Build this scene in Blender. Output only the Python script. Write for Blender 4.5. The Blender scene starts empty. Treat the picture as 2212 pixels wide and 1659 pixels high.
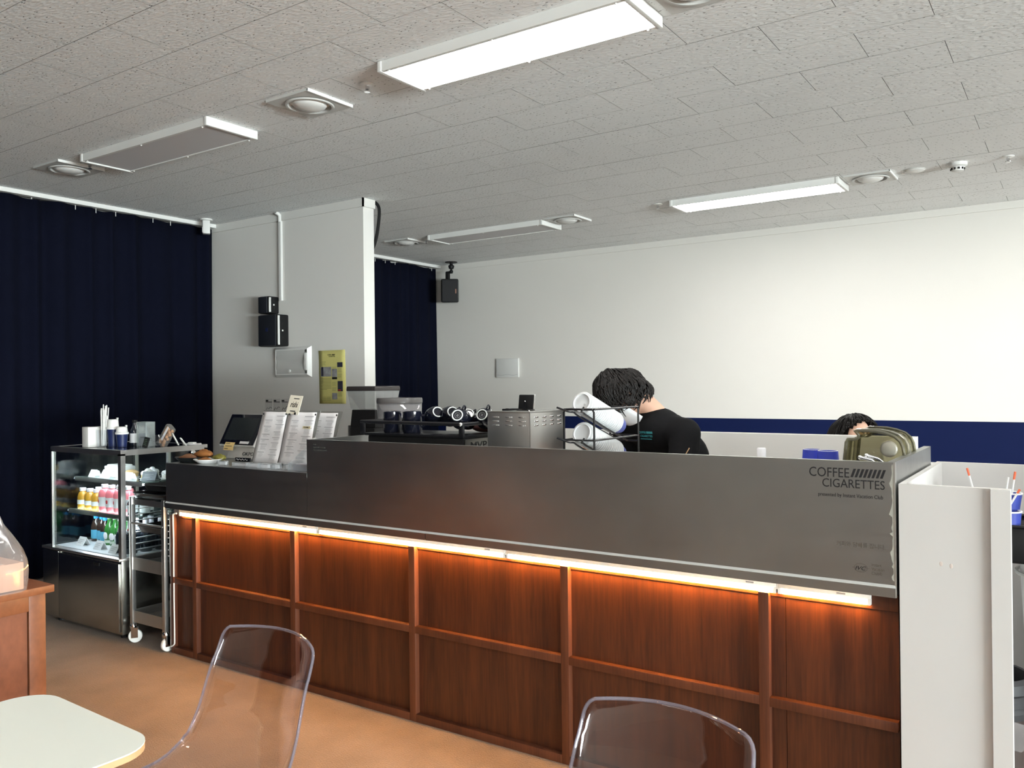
import bpy, bmesh, math, random
from mathutils import Vector, Matrix
random.seed(7)
SC = bpy.context.scene
COL = SC.collection

# ------------------------------------------------------------------ camera
F_PX, YAW, PITCH, ROLL, EYE = 1806.2, -0.5956, 0.0015, -0.0108, 1.38
_fw = Vector((math.sin(YAW) * math.cos(PITCH), math.cos(YAW) * math.cos(PITCH), math.sin(PITCH)))
_r0 = Vector((math.cos(YAW), -math.sin(YAW), 0)); _u0 = _r0.cross(_fw)
_rt = math.cos(ROLL) * _r0 + math.sin(ROLL) * _u0
_up = -math.sin(ROLL) * _r0 + math.cos(ROLL) * _u0
CAMP = Vector((0, 0, EYE))
cam = bpy.data.cameras.new('camera'); co = bpy.data.objects.new('camera', cam); COL.objects.link(co)
cam.sensor_width = 36; cam.lens = F_PX / 2212 * 36; cam.clip_start = .02
M = Matrix.Identity(4)
for i, a in enumerate((_rt, _up, -_fw)):
    for j in range(3): M[j][i] = a[j]
M.translation = CAMP
co.matrix_world = M
SC.camera = co
def ray(px, py): return (px - 1106) / F_PX * _rt - (py - 829.5) / F_PX * _up + _fw
def PY(px, py, y): d = ray(px, py); return CAMP + d * (y / d.y)
def PZ(px, py, z): d = ray(px, py); return CAMP + d * ((z - EYE) / d.z)
def PXx(px, py, x): d = ray(px, py); return CAMP + d * (x / d.x)
def proj(p):
    d = Vector(p) - CAMP; c = d.dot(_fw)
    if c < .05: return None
    return (1106 + F_PX * d.dot(_rt) / c, 829.5 - F_PX * d.dot(_up) / c)

# ------------------------------------------------------------------ world, exposure
W = bpy.data.worlds.new('sky'); SC.world = W; W.use_nodes = True
bg = W.node_tree.nodes['Background']; bg.inputs[0].default_value = (.93, .96, 1, 1); bg.inputs[1].default_value = 86.0
VS = SC.view_settings; VS.view_transform = 'Standard'; VS.look = 'None'; VS.gamma = 1; VS.use_curve_mapping = False
VS.exposure = 0.96
CEIL = 2.809
RX0, RX1, RY0, RY1 = -6.42, 10.5, -4.6, 7.78
# daylight comes in by the windows of the right-hand wall: sky portals in the openings
WINDOWS = [(-4.4, -1.6), (-1.4, 1.4)]
for k, (a, b) in enumerate(WINDOWS):
    l = bpy.data.lights.new('window_portal', 'AREA'); l.shape = 'RECTANGLE'; l.size = 1.25; l.size_y = b - a
    l.cycles.is_portal = True
    o = bpy.data.objects.new('window_portal', l); COL.objects.link(o)
    o.location = (RX1 + .02, (a + b) / 2, .675); o.rotation_euler = (0, math.radians(90), 0)

FWINDOWS = []
for k, (a, b) in enumerate(FWINDOWS):
    l = bpy.data.lights.new('window_portal', 'AREA'); l.shape = 'RECTANGLE'; l.size = b - a; l.size_y = 1.2
    l.cycles.is_portal = True
    o = bpy.data.objects.new('window_portal', l); COL.objects.link(o)
    o.location = ((a + b) / 2, RY0 - .02, 2.02); o.rotation_euler = (math.radians(90), 0, 0)

# ------------------------------------------------------------------ materials
MATS = {}
def newmat(name):
    m = bpy.data.materials.new(name); m.use_nodes = True; nt = m.node_tree
    return m, nt, nt.nodes['Principled BSDF'], nt.nodes['Material Output']
def mat(name, col, rough=.5, metal=0, spec=.5, emit=None, es=0, trans=0, ior=1.45, alpha=1, coat=0, var=0, vscale=6, bump=0, bscale=80, sheen=0):
    if name in MATS: return MATS[name]
    m, nt, b, out = newmat(name)
    b.inputs['Base Color'].default_value = (*col, 1); b.inputs['Roughness'].default_value = rough
    b.inputs['Metallic'].default_value = metal; b.inputs['Specular IOR Level'].default_value = spec
    b.inputs['Transmission Weight'].default_value = trans; b.inputs['IOR'].default_value = ior
    b.inputs['Coat Weight'].default_value = coat; b.inputs['Sheen Weight'].default_value = sheen
    if emit: b.inputs['Emission Color'].default_value = (*emit, 1); b.inputs['Emission Strength'].default_value = es
    if var or bump:
        tc = nt.nodes.new('ShaderNodeTexCoord')
        if var:
            n = nt.nodes.new('ShaderNodeTexNoise'); n.inputs['Scale'].default_value = vscale; n.inputs['Detail'].default_value = 5
            nt.links.new(tc.outputs['Object'], n.inputs['Vector'])
            mx = nt.nodes.new('ShaderNodeMix'); mx.data_type = 'RGBA'
            mx.inputs[6].default_value = (*[c * (1 - var) for c in col], 1); mx.inputs[7].default_value = (*[min(1, c * (1 + var)) for c in col], 1)
            nt.links.new(n.outputs['Fac'], mx.inputs[0]); nt.links.new(mx.outputs[2], b.inputs['Base Color'])
        if bump:
            n2 = nt.nodes.new('ShaderNodeTexNoise'); n2.inputs['Scale'].default_value = bscale; n2.inputs['Detail'].default_value = 4
            nt.links.new(tc.outputs['Object'], n2.inputs['Vector'])
            bp = nt.nodes.new('ShaderNodeBump'); bp.inputs['Strength'].default_value = bump; bp.inputs['Distance'].default_value = .004
            nt.links.new(n2.outputs['Fac'], bp.inputs['Height']); nt.links.new(bp.outputs['Normal'], b.inputs['Normal'])
    MATS[name] = m; return m
def thin_glass(name, tint, ior=1.5, rough=.02, body=None, bodyf=0):
    if name in MATS: return MATS[name]
    m, nt, b, out = newmat(name); nt.nodes.remove(b)
    t = nt.nodes.new('ShaderNodeBsdfTransparent'); t.inputs[0].default_value = (*tint, 1)
    g = nt.nodes.new('ShaderNodeBsdfGlossy'); g.inputs['Roughness'].default_value = rough; g.inputs[0].default_value = (1, 1, 1, 1)
    f = nt.nodes.new('ShaderNodeFresnel'); f.inputs[0].default_value = ior
    ge = nt.nodes.new('ShaderNodeNewGeometry'); mr = nt.nodes.new('ShaderNodeMapRange'); mr.inputs[3].default_value = ior; mr.inputs[4].default_value = 1 / ior
    nt.links.new(ge.outputs['Backfacing'], mr.inputs[0]); nt.links.new(mr.outputs[0], f.inputs[0])   # same reflectance from both sides of the sheet
    mx = nt.nodes.new('ShaderNodeMixShader')
    nt.links.new(f.outputs[0], mx.inputs[0]); nt.links.new(mx.outputs[0], out.inputs[0]); nt.links.new(g.outputs[0], mx.inputs[2])
    if bodyf:
        d = nt.nodes.new('ShaderNodeBsdfDiffuse'); d.inputs[0].default_value = (*(body or (1, 1, 1)), 1)
        m2 = nt.nodes.new('ShaderNodeMixShader'); m2.inputs[0].default_value = bodyf
        nt.links.new(t.outputs[0], m2.inputs[1]); nt.links.new(d.outputs[0], m2.inputs[2]); nt.links.new(m2.outputs[0], mx.inputs[1])
    else: nt.links.new(t.outputs[0], mx.inputs[1])
    MATS[name] = m; return m
def mapping(nt, kind, scale):
    n = nt.nodes.new('ShaderNodeTexCoord' if kind != 'Position' else 'ShaderNodeNewGeometry')
    mp = nt.nodes.new('ShaderNodeMapping'); mp.inputs['Scale'].default_value = scale
    nt.links.new(n.outputs[kind], mp.inputs[0]); return mp
def ramp(nt, src, stops):
    r = nt.nodes.new('ShaderNodeValToRGB'); nt.links.new(src, r.inputs[0])
    e = r.color_ramp.elements
    while len(e) < len(stops): e.new(.5)
    for k, (p, c) in enumerate(stops): e[k].position = p; e[k].color = (*c, 1)
    return r
def wood_mat(name, dark, light, scale=(9, 9, .5), rough=.42, coat=.08):
    m, nt, b, out = newmat(name)
    mp = mapping(nt, 'Position', scale)
    n = nt.nodes.new('ShaderNodeTexNoise'); n.inputs['Scale'].default_value = 1.6; n.inputs['Detail'].default_value = 3; n.inputs['Distortion'].default_value = .4
    n2 = nt.nodes.new('ShaderNodeTexNoise'); n2.inputs['Scale'].default_value = 16; n2.inputs['Detail'].default_value = 6
    nt.links.new(mp.outputs[0], n.inputs[0]); nt.links.new(mp.outputs[0], n2.inputs[0])
    a = nt.nodes.new('ShaderNodeMath'); a.operation = 'MULTIPLY_ADD'; a.inputs[1].default_value = .45
    nt.links.new(n2.outputs[0], a.inputs[0])
    s = nt.nodes.new('ShaderNodeMath'); s.operation = 'MULTIPLY'; s.inputs[1].default_value = .55; nt.links.new(n.outputs[0], s.inputs[0]); nt.links.new(s.outputs[0], a.inputs[2])
    r = ramp(nt, a.outputs[0], [(.36, dark), (.64, light)])
    nt.links.new(r.outputs[0], b.inputs['Base Color']); b.inputs['Roughness'].default_value = rough; b.inputs['Coat Weight'].default_value = coat; b.inputs['Coat Roughness'].default_value = .25
    bp = nt.nodes.new('ShaderNodeBump'); bp.inputs['Strength'].default_value = .12; bp.inputs['Distance'].default_value = .001
    nt.links.new(n2.outputs[0], bp.inputs['Height']); nt.links.new(bp.outputs[0], b.inputs['Normal'])
    MATS[name] = m; return m
def steel_mat(name, col, rough, scale, aniso=.0, bump=.05, wave=.03):
    m, nt, b, out = newmat(name)
    mp = mapping(nt, 'Position', scale)
    n = nt.nodes.new('ShaderNodeTexNoise'); n.inputs['Scale'].default_value = 40; n.inputs['Detail'].default_value = 4; nt.links.new(mp.outputs[0], n.inputs[0])
    mp2 = mapping(nt, 'Position', (1, 1, 1))
    n3 = nt.nodes.new('ShaderNodeTexNoise'); n3.inputs['Scale'].default_value = 3; n3.inputs['Detail'].default_value = 3; nt.links.new(mp2.outputs[0], n3.inputs[0])
    r = ramp(nt, n3.outputs[0], [(.3, tuple(c * .9 for c in col)), (.7, tuple(c * 1.08 for c in col))])
    nt.links.new(r.outputs[0], b.inputs['Base Color'])
    b.inputs['Metallic'].default_value = 1; b.inputs['Anisotropic'].default_value = aniso
    rr = nt.nodes.new('ShaderNodeMapRange'); rr.inputs[3].default_value = rough * .85; rr.inputs[4].default_value = rough * 1.15
    nt.links.new(n.outputs[0], rr.inputs[0]); nt.links.new(rr.outputs[0], b.inputs['Roughness'])
    bp = nt.nodes.new('ShaderNodeBump'); bp.inputs['Strength'].default_value = bump; bp.inputs['Distance'].default_value = .001
    nt.links.new(n.outputs[0], bp.inputs['Height'])
    b2 = nt.nodes.new('ShaderNodeBump'); b2.inputs['Strength'].default_value = wave; b2.inputs['Distance'].default_value = .02   # slight oil-canning of the sheet
    nt.links.new(n3.outputs[0], b2.inputs['Height']); nt.links.new(bp.outputs[0], b2.inputs['Normal']); nt.links.new(b2.outputs[0], b.inputs['Normal'])
    MATS[name] = m; return m
def tile_mat():
    m, nt, b, out = newmat('mineral_tile')
    mp = mapping(nt, 'Position', (38, 95, 1))
    mp.inputs['Rotation'].default_value = (0, 0, .1)
    v = nt.nodes.new('ShaderNodeTexVoronoi'); v.inputs['Scale'].default_value = 1; v.voronoi_dimensions = '2D'; v.inputs['Randomness'].default_value = 1; nt.links.new(mp.outputs[0], v.inputs[0])
    sep = nt.nodes.new('ShaderNodeSeparateColor'); nt.links.new(v.outputs['Color'], sep.inputs[0])
    # each cell holds a fissure of its own size, or none
    size = nt.nodes.new('ShaderNodeMapRange'); size.inputs[1].default_value = .45; size.inputs[2].default_value = 1; size.inputs[3].default_value = 0; size.inputs[4].default_value = .42
    nt.links.new(sep.outputs[0], size.inputs[0])
    nz = nt.nodes.new('ShaderNodeTexNoise'); nz.noise_dimensions = '2D'; nz.inputs['Scale'].default_value = 3; nt.links.new(mp.outputs[0], nz.inputs[0])
    ad = nt.nodes.new('ShaderNodeMath'); ad.operation = 'MULTIPLY_ADD'; ad.inputs[1].default_value = .35; nt.links.new(nz.outputs[0], ad.inputs[0]); nt.links.new(v.outputs['Distance'], ad.inputs[2])
    sub = nt.nodes.new('ShaderNodeMath'); sub.operation = 'SUBTRACT'; nt.links.new(size.outputs[0], sub.inputs[0]); nt.links.new(ad.outputs[0], sub.inputs[1])
    r = ramp(nt, sub.outputs[0], [(0.0, (.87, .885, .885)), (.07, (.13, .125, .12))])
    mp2 = mapping(nt, 'Position', (1, 1, 1))
    n2 = nt.nodes.new('ShaderNodeTexNoise'); n2.inputs['Scale'].default_value = 1.4; n2.inputs['Detail'].default_value = 4; nt.links.new(mp2.outputs[0], n2.inputs[0])
    rv = nt.nodes.new('ShaderNodeMapRange'); rv.inputs[3].default_value = .95; rv.inputs[4].default_value = 1.05; nt.links.new(n2.outputs[0], rv.inputs[0])
    mu = nt.nodes.new('ShaderNodeMix'); mu.data_type = 'RGBA'; mu.blend_type = 'MULTIPLY'; mu.inputs[0].default_value = 1
    nt.links.new(r.outputs[0], mu.inputs[6]); nt.links.new(rv.outputs[0], mu.inputs[7]); nt.links.new(mu.outputs[2], b.inputs['Base Color'])
    b.inputs['Roughness'].default_value = .95; b.inputs['Specular IOR Level'].default_value = .1
    bp = nt.nodes.new('ShaderNodeBump'); bp.inputs['Strength'].default_value = .5; bp.inputs['Distance'].default_value = -.003
    nt.links.new(sub.outputs[0], bp.inputs['Height']); nt.links.new(bp.outputs[0], b.inputs['Normal'])
    MATS['mineral_tile'] = m; return m
def carpet_mat():
    m, nt, b, out = newmat('carpet')
    mp = mapping(nt, 'Position', (1, 1, 1))
    n = nt.nodes.new('ShaderNodeTexNoise'); n.inputs['Scale'].default_value = 170; n.inputs['Detail'].default_value = 4
    n2 = nt.nodes.new('ShaderNodeTexNoise'); n2.inputs['Scale'].default_value = 5; n2.inputs['Detail'].default_value = 6
    for q in (n, n2): nt.links.new(mp.outputs[0], q.inputs[0])
    a = nt.nodes.new('ShaderNodeMath'); a.operation = 'MULTIPLY_ADD'; a.inputs[1].default_value = .5
    h = nt.nodes.new('ShaderNodeMath'); h.operation = 'MULTIPLY'; h.inputs[1].default_value = .5; nt.links.new(n2.outputs[0], h.inputs[0])
    nt.links.new(n.outputs[0], a.inputs[0]); nt.links.new(h.outputs[0], a.inputs[2])
    r = ramp(nt, a.outputs[0], [(.3, (.142, .096, .065)), (.7, (.243, .172, .122))])
    nt.links.new(r.outputs[0], b.inputs['Base Color']); b.inputs['Roughness'].default_value = 1; b.inputs['Specular IOR Level'].default_value = .05; b.inputs['Sheen Weight'].default_value = .2
    bp = nt.nodes.new('ShaderNodeBump'); bp.inputs['Strength'].default_value = .8; bp.inputs['Distance'].default_value = .006
    nt.links.new(n.outputs[0], bp.inputs['Height']); nt.links.new(bp.outputs[0], b.inputs['Normal'])
    MATS['carpet'] = m; return m

TILE = tile_mat(); CARPET = carpet_mat()
WALL = mat('wall_paint', (.765, .745, .705), .75, spec=.25, var=.02, vscale=2, bump=.06, bscale=120)
PIER = mat('pier_paint', (.74, .73, .70), .8, spec=.2, var=.02, vscale=2, bump=.06, bscale=120)
NAVYP = mat('navy_paint', (.005, .011, .058), .6, spec=.15, var=.06)
WHITE = mat('white_plastic', (.74, .74, .72), .4)
WHITEM = mat('white_metal', (.80, .80, .78), .35)
WHITEB = mat('white_board', (.56, .545, .53), .5, var=.03, vscale=5)
PARTW = mat('partition_white', (.74, .73, .70), .6)
GREYW = mat('grey_white', (.60, .60, .58), .45)
BLACK = mat('black_plastic', (.009, .009, .010), .5, spec=.3)
BLACKM = mat('black_metal', (.01, .01, .012), .25, spec=.6)
BLACKG = mat('black_gloss', (.006, .007, .014), .06, spec=.7)
DARK = mat('dark_gap', (.02, .018, .016), .9)
PAPER = mat('paper', (.80, .79, .80), .7, spec=.2)
CREAMP = mat('cream_card', (.80, .75, .62), .7, spec=.2)
YELLOWP = mat('yellow_paper', (.66, .61, .22), .7, spec=.2, var=.03)
INK = mat('ink', (.012, .012, .014), .5)
INKG = mat('ink_grey', (.30, .30, .31), .7)
CHROME = mat('chrome', (.75, .75, .76), .08, 1)
NAVYC = mat('curtain_navy', (.0035, .0045, .0125), .95, spec=.1, var=.12, vscale=9, bump=.3, bscale=300)
NAVYCUP = mat('navy_cup', (.010, .020, .085), .4, var=.05)
BLUECUP = mat('blue_cup', (.05, .075, .40), .45, var=.1)
WOOD = wood_mat('mahogany_panel', (.031, .0068, .0022), (.085, .0215, .006))
WOODR = wood_mat('mahogany_rail', (.058, .0145, .0048), (.112, .031, .0105), rough=.5, coat=0)
CABW = wood_mat('cherry_cabinet', (.125, .038, .016), (.19, .062, .027), (3, 3, 2), .45, .1)
CABR = wood_mat('cherry_rail', (.15, .05, .019), (.225, .078, .031), (6, 3, 2), .42, .1)
PLY = mat('birch_edge', (.55, .33, .17), .55, var=.1, vscale=30)
STEELF = steel_mat('counter_steel', (.42, .43, .425), .34, (.06, 1, 1), .0, .03, .22)
STEEL = steel_mat('stainless', (.62, .615, .60), .36, (1, 1, 1), .0, .03)
STEELD = steel_mat('stainless_dark', (.50, .50, .47), .22, (1, 1, 1), .0, .02)
ALU = mat('aluminium_trim', (.75, .75, .73), .35, 1)
GLASS = thin_glass('showcase_glass', (.90, .935, .92), 1.5, .01)
ACRYL = thin_glass('clear_acrylic', (.97, .97, .98), 1.45, .02)
CHAIRG = thin_glass('chair_acrylic', (.93, .915, .93), 1.5, .015)
CHAIRE = thin_glass('chair_edge', (.70, .67, .74), 1.6, .05, (.62, .60, .70), .14)
SMOKE = thin_glass('smoked_plastic', (.60, .58, .46), 1.45, .04, (.30, .29, .20), .02)
SMOKER = thin_glass('smoked_rim', (.45, .43, .33), 1.7, .08, (.34, .32, .24), .2)
BAGP = thin_glass('clear_bag', (.86, .85, .86), 1.45, .12, (.72, .70, .70), .16)
PETG = thin_glass('pet_bottle', (.93, .95, .96), 1.4, .05)
SKIN = mat('skin', (.62, .37, .27), .5, spec=.3, var=.05, vscale=20)
HAIR = mat('hair', (.007, .0055, .005), .5, spec=.25)
SHIRT = mat('black_cotton', (.008, .008, .009), .9, spec=.15, bump=.25, bscale=60)
JEANS = mat('dark_trousers', (.02, .022, .03), .9)
MASK = mat('mask_white', (.80, .82, .85), .7, bump=.2, bscale=60)
TEAL = mat('teal_print', (.05, .32, .36), .6)
LEDW = mat('led_warm', (1, .9, .7), .5, emit=(1, .50, .13), es=84)
LEDC = mat('led_cool', (1, 1, 1), .5, emit=(.80, .88, 1), es=22)
PANELON = mat('panel_lit', (1, 1, 1), .5, emit=(1, .975, .94), es=15)
PANELOFF = mat('panel_unlit', (.66, .65, .66), .5, spec=.3)

# ------------------------------------------------------------------ mesh building
class MB:
    def __init__(s): s.bm = bmesh.new()
    def box(s, x0, x1, y0, y1, z0, z1, M=None):
        x0, x1 = sorted((x0, x1)); y0, y1 = sorted((y0, y1)); z0, z1 = sorted((z0, z1))
        v = [s.bm.verts.new(p) for p in ((x0, y0, z0), (x1, y0, z0), (x1, y1, z0), (x0, y1, z0), (x0, y0, z1), (x1, y0, z1), (x1, y1, z1), (x0, y1, z1))]
        if M:
            for q in v: q.co = M @ q.co
        for f in ((0, 3, 2, 1), (4, 5, 6, 7), (0, 1, 5, 4), (1, 2, 6, 5), (2, 3, 7, 6), (3, 0, 4, 7)): s.bm.faces.new([v[k] for k in f])
        return s
    def tube(s, pts, r, n=8, cap=True, closed=False):
        pts = [Vector(p) for p in pts]; rs = r if isinstance(r, (list, tuple)) else [r] * len(pts)
        rings = []; N = len(pts); prev = None
        for i, p in enumerate(pts):
            if closed: t = (pts[(i + 1) % N] - pts[i - 1])
            else: t = (pts[min(i + 1, N - 1)] - pts[max(i - 1, 0)])
            t.normalize()
            if prev is None:
                a = Vector((0, 0, 1)) if abs(t.z) < .9 else Vector((1, 0, 0))
                u = t.cross(a).normalized()
            else:
                u = prev - t * prev.dot(t)
                u = u.normalized() if u.length > 1e-6 else t.orthogonal().normalized()
            prev = u; w = t.cross(u)
            rings.append([s.bm.verts.new(p + rs[i] * (math.cos(2 * math.pi * k / n) * u + math.sin(2 * math.pi * k / n) * w)) for k in range(n)])
        for i in range(N if closed else N - 1):
            A, B = rings[i], rings[(i + 1) % N]
            for k in range(n): s.bm.faces.new((A[k], A[(k + 1) % n], B[(k + 1) % n], B[k]))
        if cap and not closed:
            s.bm.faces.new(rings[0][::-1]); s.bm.faces.new(rings[-1])
        return s
    def lathe(s, prof, c=(0, 0, 0), n=20, M=None, sx=1, sy=1):
        c = Vector(c); rings = []
        for r, z in prof:
            if r < 1e-5: ring = [s.bm.verts.new((0, 0, z))]
            else: ring = [s.bm.verts.new((r * sx * math.cos(2 * math.pi * k / n), r * sy * math.sin(2 * math.pi * k / n), z)) for k in range(n)]
            for v in ring: v.co = (M @ v.co if M else v.co) + c
            rings.append(ring)
        for A, B in zip(rings, rings[1:]):
            if len(A) == 1 and len(B) == 1: continue
            for k in range(n):
                k2 = (k + 1) % n
                if len(A) == 1: s.bm.faces.new((A[0], B[k2], B[k]))
                elif len(B) == 1: s.bm.faces.new((A[k], A[k2], B[0]))
                else: s.bm.faces.new((A[k], A[k2], B[k2], B[k]))
        return s
    def grid(s, P, closed_u=False):
        V = [[s.bm.verts.new(p) for p in row] for row in P]
        for i in range(len(V) - 1):
            m = len(V[i])
            for j in range(m if closed_u else m - 1):
                s.bm.faces.new((V[i][j], V[i][(j + 1) % m], V[i + 1][(j + 1) % m], V[i + 1][j]))
        return s
    def prism(s, poly, axis, a, b):
        def P(u, v, w): return {'x': (w, u, v), 'y': (u, w, v), 'z': (u, v, w)}[axis]
        A = [s.bm.verts.new(P(u, v, a)) for u, v in poly]; B = [s.bm.verts.new(P(u, v, b)) for u, v in poly]
        n = len(poly)
        for k in range(n): s.bm.faces.new((A[k], A[(k + 1) % n], B[(k + 1) % n], B[k]))
        s.bm.faces.new(A[::-1]); s.bm.faces.new(B); return s
    def ball(s, c, r, seg=12, rings=8, M=None):
        if not isinstance(r, (tuple, list)): r = (r, r, r)
        prof = [(math.sin(math.pi * k / rings), -math.cos(math.pi * k / rings)) for k in range(rings + 1)]
        S = Matrix.Diagonal((*r, 1)); s.lathe(prof, c, seg, (M or Matrix.Identity(4)) @ S); return s
    def build(s, name, m, parent=None, smooth=False, bevel=0, bseg=2, local=False, org=None, solid=0):
        bm = s.bm
        bmesh.ops.recalc_face_normals(bm, faces=bm.faces)
        if bevel: bmesh.ops.bevel(bm, geom=bm.edges[:] , offset=bevel, segments=bseg, affect='EDGES', profile=.6, clamp_overlap=True)
        if parent is not None and not local:
            mi = WM[parent.name].inverted()
            bm.transform(mi)
        o_loc = Vector((0, 0, 0))
        if parent is None and org is not None:
            o_loc = Vector(org); bm.transform(Matrix.Translation(-o_loc))
        me = bpy.data.meshes.new(name); bm.to_mesh(me); bm.free()
        if smooth:
            me.polygons.foreach_set('use_smooth', [True] * len(me.polygons))
            if smooth != 'all':
                try: me.set_sharp_from_angle(angle=math.radians(40 if smooth is True else smooth))
                except Exception: pass
        if m: me.materials.append(m)
        return link(name, me, parent, o_loc, solid)
WM = {}
def link(name, me, parent=None, loc=(0, 0, 0), solid=0):
    o = bpy.data.objects.new(name, me); COL.objects.link(o)
    o.location = loc
    if parent is not None: o.parent = parent; WM[o.name] = WM[parent.name] @ Matrix.Translation(loc)
    else: WM[o.name] = Matrix.Translation(loc)
    if solid:
        md = o.modifiers.new('thickness', 'SOLIDIFY'); md.thickness = solid; md.offset = 0
    return o
def tag(o, label, cat, group=None):
    o['label'] = label; o['category'] = cat
    if group: o['group'] = group
    return o
def struct(o): o['kind'] = 'structure'; return o
def thing(name, label, cat, loc=(0, 0, 0), rz=0, group=None):
    o = bpy.data.objects.new(name, None); COL.objects.link(o); o.location = loc; o.rotation_euler = (0, 0, rz); o.empty_display_size = .1
    WM[o.name] = Matrix.Translation(loc) @ Matrix.Rotation(rz, 4, 'Z')
    return tag(o, label, cat, group)
def dup(root, loc, rz=0, label=None, group=None):
    r = root.copy(); COL.objects.link(r); r.location = loc; r.rotation_euler = (0, 0, rz)
    WM[r.name] = Matrix.Translation(loc) @ Matrix.Rotation(rz, 4, 'Z')
    if label: r['label'] = label
    if group: r['group'] = group
    for ch in list(root.children):
        c = ch.copy(); COL.objects.link(c); c.parent = r
        for g in list(ch.children):
            d = g.copy(); COL.objects.link(d); d.parent = c
    return r
def bx(name, m, parent, x0, x1, y0, y1, z0, z1, bevel=0, local=False, org=None):
    return MB().box(x0, x1, y0, y1, z0, z1).build(name, m, parent, bevel=bevel, local=local, org=org, smooth=bool(bevel))
def text(name, s, m, parent, loc, size, width=None, rot=None, italic=0, align='LEFT', depth=.0004, M=None, spacing=1):
    cu = bpy.data.curves.new(name, 'FONT'); cu.body = s; cu.size = size; cu.align_x = align; cu.extrude = depth; cu.shear = italic; cu.resolution_u = 3
    cu.space_character = spacing
    t = bpy.data.objects.new(name, cu); COL.objects.link(t)
    dg = bpy.context.evaluated_depsgraph_get(); dg.update()
    me = bpy.data.meshes.new_from_object(t.evaluated_get(dg)); bpy.data.objects.remove(t); bpy.data.curves.remove(cu)
    xs = [v.co.x for v in me.vertices] or [0, 1]
    k = width / (max(xs) - min(xs)) if width else 1
    if width:
        x0 = min(xs)
        for v in me.vertices: v.co.x = (v.co.x - (x0 if align == 'LEFT' else 0)) * k
    R = M if M is not None else Matrix.Rotation(math.radians(90), 4, 'X')
    me.transform(Matrix.Translation(loc) @ R)
    if parent is not None: me.transform(WM[parent.name].inverted())
    me.materials.clear(); me.materials.append(m); me.name = name
    return link(name, me, parent)
def rrect(x0, x1, y0, y1, r, n=5):
    out = []
    for cx, cy, a in ((x1 - r, y1 - r, 0), (x0 + r, y1 - r, 90), (x0 + r, y0 + r, 180), (x1 - r, y0 + r, 270)):
        for k in range(n + 1):
            t = math.radians(a + 90 * k / n); out.append((cx + r * math.cos(t), cy + r * math.sin(t)))
    return out
def catmull(pts, n=6):
    pts = [Vector(p) for p in pts]; out = []
    for i in range(len(pts) - 1):
        p0, p1, p2, p3 = pts[max(i - 1, 0)], pts[i], pts[i + 1], pts[min(i + 2, len(pts) - 1)]
        for k in range(n):
            t = k / n
            out.append(.5 * ((2 * p1) + (p2 - p0) * t + (2 * p0 - 5 * p1 + 4 * p2 - p3) * t * t + (3 * p1 - p0 - 3 * p2 + p3) * t ** 3))
    out.append(pts[-1]); return out

# ================================================================== the room
struct(MB().box(RX0 - .2, RX1 + .2, RY0 - .2, RY1 + .2, -.1, 0).build('floor', CARPET))
wb = struct(bx('wall_back', WALL, None, RX0 - .2, RX1 + .2, RY1, RY1 + .15, 0, CEIL + .1))
# navy band painted on the back wall
bx('painted_band', NAVYP, wb, RX0, RX1, RY1 - .003, RY1 + .001, .698, 1.042)
struct(bx('wall_left', PIER, None, RX0 - .15, RX0, RY0 - .2, RY1 + .2, 0, CEIL + .1))
zs0, zs1 = .05, 1.30
fz0, fz1 = 1.42, 2.62
wf = MB().box(RX0 - .2, RX1 + .2, RY0 - .15, RY0, 0, fz0).box(RX0 - .2, RX1 + .2, RY0 - .15, RY0, fz1, CEIL + .1)
ed = [RX0 - .2] + [v for w in FWINDOWS for v in w] + [RX1 + .2]
for k in range(0, len(ed), 2): wf.box(ed[k], ed[k + 1], RY0 - .15, RY0, fz0, fz1)
wfo = struct(wf.build('wall_front', WALL))
bx('wainscot', mat('wainscot_grey', (.13, .12, .11), .6), wfo, RX0, RX1, RY0, RY0 + .012, 0, 1.36)
for k, (a, b) in enumerate(FWINDOWS):
    w = struct(MB().box(a, a + .05, RY0 - .09, RY0 - .05, fz0, fz1).box(b - .05, b, RY0 - .09, RY0 - .05, fz0, fz1).box(a, b, RY0 - .09, RY0 - .05, fz0, fz0 + .05).box(a, b, RY0 - .09, RY0 - .05, fz1 - .05, fz1).build('window_%d' % (k + 5), WHITEM))
    bx('pane', GLASS, w, a + .05, b - .05, RY0 - .071, RY0 - .065, fz0 + .05, fz1 - .05)
wr = MB()
wr.box(RX1, RX1 + .15, RY0 - .2, RY1 + .2, 0, zs0).box(RX1, RX1 + .15, RY0 - .2, RY1 + .2, zs1, CEIL + .1)
ed = [RY0 - .2] + [v for w in WINDOWS for v in w] + [RY1 + .2]
for k in range(0, len(ed), 2): wr.box(RX1, RX1 + .15, ed[k], ed[k + 1], zs0, zs1)
struct(wr.build('wall_right', WALL))
for k, (a, b) in enumerate(WINDOWS):
    w = struct(MB().box(RX1 + .05, RX1 + .09, a, a + .05, zs0, zs1).box(RX1 + .05, RX1 + .09, b - .05, b, zs0, zs1).box(RX1 + .05, RX1 + .09, a, b, zs0, zs0 + .05)
               .box(RX1 + .05, RX1 + .09, a, b, zs1 - .05, zs1).box(RX1 + .05, RX1 + .09, (a + b) / 2 - .025, (a + b) / 2 + .025, zs0, zs1).build('window_%d' % (k + 1), WHITEM))
    bx('pane', GLASS, w, RX1 + .065, RX1 + .071, a + .05, (a + b) / 2 - .025, zs0 + .05, zs1 - .05)
    bx('pane', GLASS, w, RX1 + .065, RX1 + .071, (a + b) / 2 + .025, b - .05, zs0 + .05, zs1 - .05)
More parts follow.
